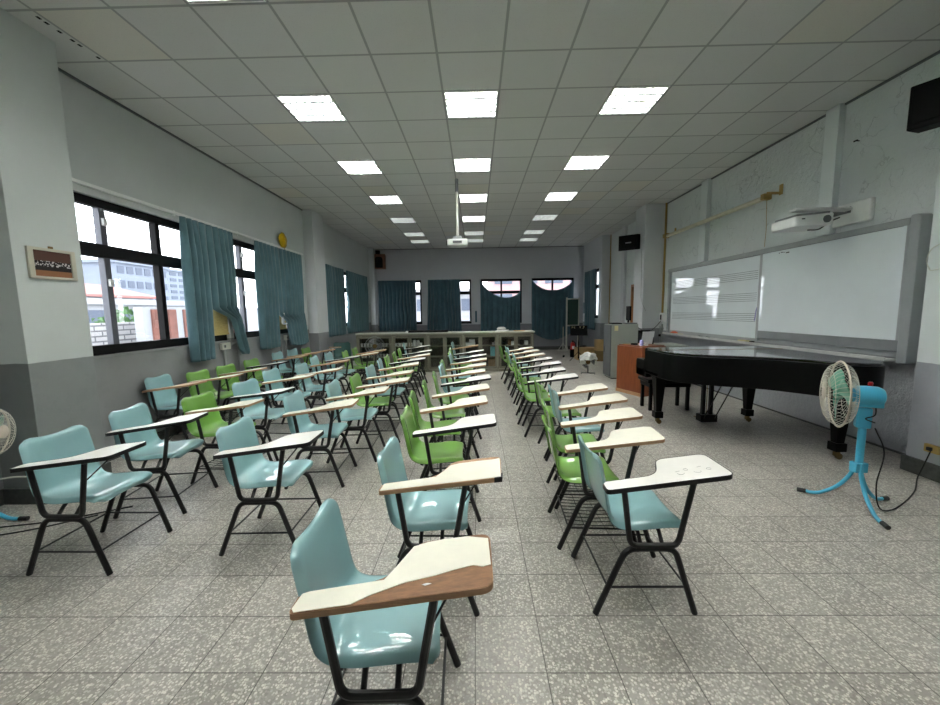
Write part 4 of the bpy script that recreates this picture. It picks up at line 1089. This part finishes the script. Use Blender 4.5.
o = MB().lathe([(.02, 0), (.035, .01), (.035, .05), (.015, .06)], 12, rot('X', 70)).build('caster_part', 'black', loc=(2.75, 12.0, .036)); tag(o, 'small black caster lying on the floor by the extinguisher', 'caster')
boxthing('notice_panel', 'small dark panel on the far wall beside the corner window', 'panel', 3.985, 4.02, 14.1, 14.3, 1.35, 1.75, 'curtain_back')
boxthing('notice_panel', 'narrow dark panel between the second and third far windows', 'panel', -.02, .05, 14.42, 14.45, 1.08, 1.5, 'curtain_back', group=None)

# ------------------------------------------------------------------ speakers
t = thing('wall_speaker', 'brown wooden speaker with black front high in the far corner', 'speaker', (-3.48, 14.26, 3.09), math.radians(8), 'wall speakers')
MB().box(-.19, .19, -.13, .14, 0, .52).build('cabinet', 'speaker_wood', t, .01)
MB().prism(round_poly([(-.17, .03, .01), (.1, .03, .01), (.1, .42, .1), (-.17, .42, .1)]), 0, .012, tr(0, -.13, 0) @ rot('X', 90)).build('grille', 'black', t)
MB().box(-.16, .0, -.05, .05, .52, .66).build('bracket', 'black', t, .004)
def black_speaker(label, loc, rz, w_, h_, d_):
    t = thing('wall_speaker', label, 'speaker', loc, rz, 'wall speakers')
    m = MB(); pr = [(-d_ / 2, 0), (d_ / 2, .03), (d_ / 2, h_), (-d_ / 2, h_ - .03)]
    m.add([(-w_ / 2, a, b) for a, b in pr] + [(w_ / 2, a, b) for a, b in pr], [(0, 1, 2, 3), (7, 6, 5, 4)] + [(i, 4 + i, 4 + (i + 1) % 4, (i + 1) % 4) for i in range(4)])
    m.build('cabinet', 'black', t, .008)
    MB().box(-w_ / 2 + .02, w_ / 2 - .02, -d_ / 2 - .012, -d_ / 2 + .012, .04, h_ - .05).build('grille', 'black', t, .004)
    MB().box(-w_ * .12, w_ * .18, -d_ / 2 - .018, -d_ / 2 - .010, h_ * .42, h_ * .48).build('badge', 'board_frame', t)
    MB().box(-.03, .03, d_ / 2 - .01, d_ / 2 + .16, h_ - .1, h_ - .05).build('bracket', 'black', t, .004)
    return t
black_speaker('black speaker high on the near column at the picture edge', (3.64, 3.1, 2.87), math.radians(-62), .46, .36, .24)
black_speaker('black speaker mounted on the far whiteboard-side column', (3.58, 9.12, 2.84), math.radians(-38), .42, .37, .22)

# ------------------------------------------------------------------ whiteboard
wb = thing('whiteboard', 'long framed double whiteboard, one half ruled with music staves', 'whiteboard', (0, 0, 0))
XF = 4.20
MB().box(XF + .01, XR - .005, 3.84, 8.44, .98, 2.31).build('backing', 'board_frame', wb, .004)
MB().box(XF - .02, XF + .05, 3.84, 8.48, 2.27, 2.34).box(XF - .02, XF + .05, 8.38, 8.46, .98, 2.30).build('frame', 'board_frame', wb, .008)
MB().prism(round_poly([(3.74, .93, .03), (3.83, .93, .01), (3.83, 2.36, .02), (3.74, 2.36, .05)]), 0, .12, tr(XF - .03, 0, 0) @ Matrix(((0, 0, 1, 0), (1, 0, 0, 0), (0, 1, 0, 0), (0, 0, 0, 1)))).build('end_post', 'board_frame', wb, .006)
MB().box(XF, XF + .008, 5.78, 8.33, 1.035, 2.265).build('panel', 'board_white', wb, .002)['label'] = 'white half with music staves'
MB().box(XF - .012, XF - .002, 3.865, 5.74, 1.155, 2.27).build('panel', 'board_white', wb, .002)['label'] = 'blank white half'
MB().box(XF - .016, XF + .0, 3.84, 5.74, 1.04, 1.155).build('bottom_rail', 'board_mid', wb, .003)
MB().box(XF - .014, XF + .01, 5.735, 5.785, 1.0, 2.29).build('stile', 'board_frame', wb, .003)
MB().box(XF - .014, XF + .01, 3.83, 3.868, 1.04, 2.29).build('stile', 'board_frame', wb, .003)
MB().box(XF + .0, XF + .006, 5.8, 8.38, 2.262, 2.275).box(XF - .016, XF - .01, 3.9, 5.75, 2.268, 2.28).build('shadow_gap', 'board_dark', wb)
MB().box(XF - .10, XF + .05, 3.86, 8.46, .945, .965).box(XF - .105, XF - .095, 3.86, 8.46, .945, .985).build('tray', 'tray_grey', wb, .004)
for zc in (1.985, 1.655, 1.345):
    m = MB()
    for k in range(5): m.box(XF - .0012, XF + .0005, 5.82, 8.26, zc + (k - 2) * .0295 - .0028, zc + (k - 2) * .0295 + .0028)
    m.build('music_stave', 'staff', wb, smooth=0)
m = MB()
for (y, z, a, b) in ((5.43, 2.235, .006, .006), (5.385, 2.24, .02, .004), (5.35, 2.235, .008, .004), (5.29, 2.225, .028, .006)): m.box(XF - .0135, XF - .0115, y - a, y + a, z - b, z + b)
m.build('marker_strokes', 'black', wb, smooth=0)
MB().tube([(XF - .006, 5.83, 1.3), (XF - .012, 5.81, 1.36), (XF - .012, 5.80, 1.45), (XF - .006, 5.79, 1.5)], .007, 6).build('panel_handle', 'lilac', wb)
XT = XF - .06
o = MB().box(-.04, .04, -.09, .09, 0, .035).build('eraser', 'yellow', loc=(XT, 5.95, .965), bevel=.008); tag(o, 'cream board eraser lying on the whiteboard tray', 'eraser')
o = MB().box(-.03, .03, -.02, .02, 0, .03).build('cleaning_block', 'black', loc=(XT, 5.78, .965), bevel=.006); tag(o, 'small black block beside the cream eraser', 'eraser')
o = MB().lathe([(.02, 0), (.11, .005), (.12, .03), (.05, .055)], 12).build('folded_cloth', 'orange', loc=(XT + .03, 8.1, .965)); o.scale = (.45, 1, 1); tag(o, 'orange cloth on the far end of the whiteboard tray', 'cloth')
o = MB().box(-.03, .03, -.12, .12, 0, .02).build('eraser', 'yellow', loc=(XT, 7.85, .965), bevel=.005); tag(o, 'pale flat eraser next to the orange cloth', 'eraser')
for k, (y, lab) in enumerate(((7.05, 'black marker on the tray nearer the orange cloth'), (6.82, 'black marker on the tray nearer the cream eraser'))):
    o = MB().tube([(XT, y, .977), (XT + .02, y + .13, .977)], .010, 8).build('marker_pen', 'black'); tag(o, lab, 'marker', 'markers on the tray')
boxthing('teal_ruler', 'teal strip hanging at the far end of the whiteboard', 'ruler', XF - .02, XF - .008, 8.40, 8.44, 1.05, 1.5, 'curtain')

# pipes and switch at the end of the whiteboard
t = thing('switch_box', 'white switch box with black front beside the whiteboard end', 'switch', (XR - .06, 8.78, 1.28))
MB().box(-.03, .06, -.07, .07, -.08, .12).build('case', 'white_plastic', t, .006); MB().box(-.036, -.03, -.03, .03, -.04, .08).build('rocker', 'black', t, .002)
t = thing('water_pipe', 'pair of grey wall pipes with valves below the switch box', 'pipe', (XR - .08, 8.72, 0))
MB().tube([(0, 0, 0), (0, 0, 1.15)], .02, 10).build('pipe', 'cord_grey', t); MB().tube([(0, .1, .2), (0, .1, 1.1)], .012, 8).build('pipe', 'cord_grey', t)
for z in (.62, .86, 1.02): MB().lathe([(.025, 0), (.032, .01), (.032, .045), (.025, .055)], 10, tr(0, .1 if z < 1 else 0, z)).build('valve', 'black' if z < 1 else 'cord_grey', t)
o = MB().tube(bezier([(XR - .1, 8.75, 1.22), (4.0, 8.6, 1.08), (3.8, 8.55, .98), (3.6, 8.6, 1.1), (3.475, 8.6, 1.17)], 7), .008, 6).build('power_cord', 'cord'); tag(o, 'black cord looping from the switch box to the steel cabinet', 'cord')
o = MB().tube(bezier([(3.82, 9.0, 2.86), (3.822, 8.98, 2.3), (3.815, 8.95, 1.9), (3.82, 8.95, 1.75), (3.826, 8.865, 1.6), (3.9, 8.868, 1.45)], 6), .005, 6).build('speaker_cable', 'cord_grey'); tag(o, 'thin cable trailing down the far whiteboard-side column', 'cable')
# rolled projection screen
t = thing('projector_screen', 'long cream roller screen case bracketed above the whiteboard', 'screen', (0, 0, 0))
MB().tube([(4.12, 5.66, 3.04), (4.12, 8.5, 3.04)], .035, 14).build('case', 'cream_tube', t)
for y in (5.62, 8.46): MB().box(4.05, 4.16, y - .02, y + .05, 3.0, 3.08).box(4.10, XR - .006, y - .015, y + .01, 3.07, 3.10).box(XR - .02, XR - .006, y - .04, y + .02, 3.06, 3.2).build('bracket', 'bracket', t, .004)
o = MB().tube([(4.12, 5.64, 3.0), (4.14, 5.64, 2.6), (4.16, 5.68, 2.36)], .0035, 5).build('pull_cord', 'bracket'); tag(o, 'thin pull cord hanging from the roller screen case', 'cord')
# wall projector
t = thing('wall_projector', 'white short-throw projector on a wall arm above the whiteboard', 'projector', (0, 0, 0))
MB().box(XR - .05, XR - .002, 4.30, 4.90, 2.42, 2.66).build('wall_plate', 'white_plastic', t, .012)
MB().box(XR - .054, XR - .048, 4.52, 4.74, 2.55, 2.62).build('cable_slot', 'board_dark', t, .002)
MB().box(3.62, XR - .05, 4.50, 4.60, 2.575, 2.61).build('arm', 'white_plastic', t, .008)
body = round_poly([(3.56, 4.42, .05), (3.93, 4.36, .03), (3.97, 4.80, .03), (3.56, 4.80, .05)])
pb = MB().prism(body, lambda x, y: 2.385 + .03 * (x - 3.5), lambda x, y: 2.495 + .06 * (x - 3.5)).build('projector_body', 'white_plastic', t, .012)
MB().prism(scale_poly(body, -.03), lambda x, y: 2.50 + .06 * (x - 3.5), lambda x, y: 2.52 + .06 * (x - 3.5)).build('top_plate', 'board_mid', pb, .003)
MB().lathe([(.04, 0), (.04, .012), (.032, .014)], 20, tr(3.86, 4.374, 2.455) @ rot('X', 90)).build('vent', 'board_dark', pb)
MB().box(3.62, 3.66, 4.405, 4.412, 2.46, 2.475).build('badge', 'board_dark', pb)
MB().tube(bezier([(3.85, 4.6, 2.38), (3.98, 4.6, 2.39), (4.1, 4.62, 2.47), (4.22, 4.62, 2.52)], 5), .008, 6).build('cable', 'cord', t)
# ceiling projector
t = thing('ceiling_projector', 'white projector hanging on a pole from the ceiling centre', 'projector', (-.305, 7.01, 0))
MB().tube([(0, 0, 2.82), (0, 0, 3.62)], .024, 12).build('pole', 'off_white', t); MB().tube([(0, 0, 3.6), (0, 0, ZC)], .03, 12).build('pole_collar', 'board_dark', t)
pb = MB().prism(round_poly([(-.18, -.13, .03), (.18, -.13, .03), (.17, .15, .02), (-.17, .15, .02)]), 2.665, 2.775).build('projector_body', 'white_plastic', t, .014)
MB().lathe([(.04, 0), (.045, .03), (.034, .034)], 18, tr(-.17, -.05, 2.72) @ rot('Y', -90)).build('lens', 'black', pb)
MB().box(-.075, .075, -.06, .06, 2.775, 2.83).build('mount', 'board_frame', t, .006)
MB().box(-.08, .08, -.135, -.129, 2.70, 2.74).build('vent', 'board_dark', pb)

o = MB().tube(bezier([(3.925, 3.34, 2.02), (3.91, 3.40, 1.98), (3.91, 3.43, 1.9), (3.92, 3.42, 1.83), (3.922, 3.36, 1.80), (3.925, 3.0, 1.9)], 6), .004, 5).build('wall_cable', 'off_white'); tag(o, 'thin white cable looped on the near whiteboard-side column', 'cable')
# nail on the right wall
o = MB().tube([(XR, 4.55, 3.33), (XR - .04, 4.55, 3.33)], .006, 6).tube([(XR - .04, 4.53, 3.33), (XR - .04, 4.57, 3.33)], .008, 6).build('wall_hook', 'black'); tag(o, 'small black hook in the plaster above the wall projector', 'hook')

# ------------------------------------------------------------------ outside
gr = MB().box(-160, -4.6, -60, 160, -3.6, -3.4).box(-4.6, 60, 15.2, 160, -3.6, -3.4); struct('ground', gr, 'ground', smooth=0)
def building(label, x0, x1, y0, y1, z1, mat, face, nw, nf, zbase=-3.4, first=0.0, group='buildings outside'):
    t = thing('building', label, 'building', (0, 0, 0), 0, group)
    MB().box(x0, x1, y0, y1, zbase, z1).build('facade', mat, t, smooth=0)
    MB().box(x0 - .3, x1 + .3, y0 - .3, y1 + .3, z1, z1 + .4).build('roof_parapet', mat, t, smooth=0)
    z_0 = max(zbase, first)
    fh = (z1 - z_0) / nf
    for k in range(nf):
        for j in range(nw):
            if face == 'x':
                ww = (y1 - y0) / nw; a = y0 + j * ww + ww * .15
                MB().box(x1 - .05, x1 + .06, a, a + ww * .7, z_0 + k * fh + fh * .3, z_0 + k * fh + fh * .8).build('window', 'ext_win', t, smooth=0)
            else:
                ww = (x1 - x0) / nw; a = x0 + j * ww + ww * .15
                MB().box(a, a + ww * .7, y0 - .06, y0 + .05, z_0 + k * fh + fh * .3, z_0 + k * fh + fh * .8).build('window', 'ext_win', t, smooth=0)
    return t
building('grey office block with window bands seen through the first window', -53, -45, 48, 56, 8.2, 'ext_grey', 'x', 6, 4, first=1)
building('taller pale tower rising behind the grey office block', -70, -60, 70.5, 84, 10.2, 'ext_grey', 'x', 6, 7, first=2)
building('narrow dim block peeping over the grey office roof', -66, -58, 64, 69.5, 10.4, 'ext_grey', 'x', 5, 6, first=3)
building('low white building beyond the block wall', -32, -25, 17, 36, 2.3, 'ext_white', 'x', 6, 1, first=.4)
t = thing('building', 'low shed with faded red roof behind the white building', 'building', (0, 0, 0), 0, 'buildings outside')
MB().box(-44, -33, 24, 38.5, -3.4, 3.2).build('facade', 'ext_white', t, smooth=0)
MB().prism([(-45, 3.2), (-32.4, 3.2), (-32.4, 3.4), (-38, 4.7), (-45, 4.7)], 0, 16, Matrix(((1, 0, 0, 0), (0, 0, 1, 23), (0, 1, 0, 0), (0, 0, 0, 1)))).build('roof', 'ext_roof', t, smooth=0)
o = MB().box(-10.3, -10, 6, 22, -3.4, 1.33).build('block_wall', 'ext_brick', smooth=0); tag(o, 'white block wall across the yard outside the windows', 'wall')
t = thing('storage_shed', 'pale rooftop shed with rusty brown doors outside the window', 'shed', (0, 0, 0))
MB().box(-9.25, -9.0, 10.25, 19.0, -3.4, 1.75).build('wall', 'ext_white', t, smooth=0)
for k in range(7): MB().box(-9.0, -8.95, 10.5 + k * .58, 10.78 + k * .58, .3, 1.68).build('door', 'rust', t, smooth=0)
tr_ = thing('leafy_tree', 'round green tree showing above the shed outside', 'tree', (-15, 16.6, -3.4))
MB().tube([(0, 0, 0), (.1, 0, 2), (0, .1, 4)], .14, 8).build('trunk', 'bark', tr_)
random.seed(11)
lf = MB()
for k in range(900):
    a, b, r_ = random.uniform(0, 2 * PI), random.uniform(-1, 1), random.uniform(.55, 1.0)
    c_ = math.sqrt(1 - b * b); p = Vector((1.5 * r_ * c_ * math.cos(a), 1.6 * r_ * c_ * math.sin(a), 4.0 + 1.3 * r_ * b))
    q = [Vector((random.uniform(-1, 1), random.uniform(-1, 1), random.uniform(-1, 1))).normalized() * .17 for _ in range(3)]
    lf.add([p + q[0], p + q[1], p + q[2]], [(0, 1, 2)])
lf.build('crown', 'leaf', tr_, smooth=0)
building('pale red brick building behind the far windows', 1.2, 9, 30, 38, 4.6, 'ext_pink', 'y', 4, 3, first=0)
building('white apartment block behind the middle far windows', -7, .4, 32, 40, 2.9, 'ext_white', 'y', 4, 2, first=-1)

# ------------------------------------------------------------------ light of the sky
wd = bpy.data.worlds.new('overcast_sky'); S.world = wd; wd.use_nodes = True
nt = wd.node_tree; bg = nt.nodes['Background']
tc = nt.nodes.new('ShaderNodeTexCoord'); sx = nt.nodes.new('ShaderNodeSeparateXYZ'); nt.links.new(tc.outputs['Generated'], sx.inputs[0])
cl = noise(nt, tc.outputs['Generated'], 2.0, 4)
nt.links.new(mixc(nt, cl, (0.86, 0.93, 1.0, 1), (0.95, 0.97, 1.0, 1)), bg.inputs['Color'])
bg.inputs['Strength'].default_value = 6.0

vs = S.view_settings
S.display_settings.display_device = 'sRGB'
vs.view_transform = 'Standard'; vs.look = 'None'; vs.gamma = 1.0; vs.exposure = 0.12
vs.use_curve_mapping = False
try:
    S.cycles.max_bounces = 10; S.cycles.diffuse_bounces = 5; S.cycles.glossy_bounces = 4; S.cycles.transparent_max_bounces = 12
    S.cycles.use_denoising = True; S.cycles.sample_clamp_indirect = 40.0
except Exception: pass
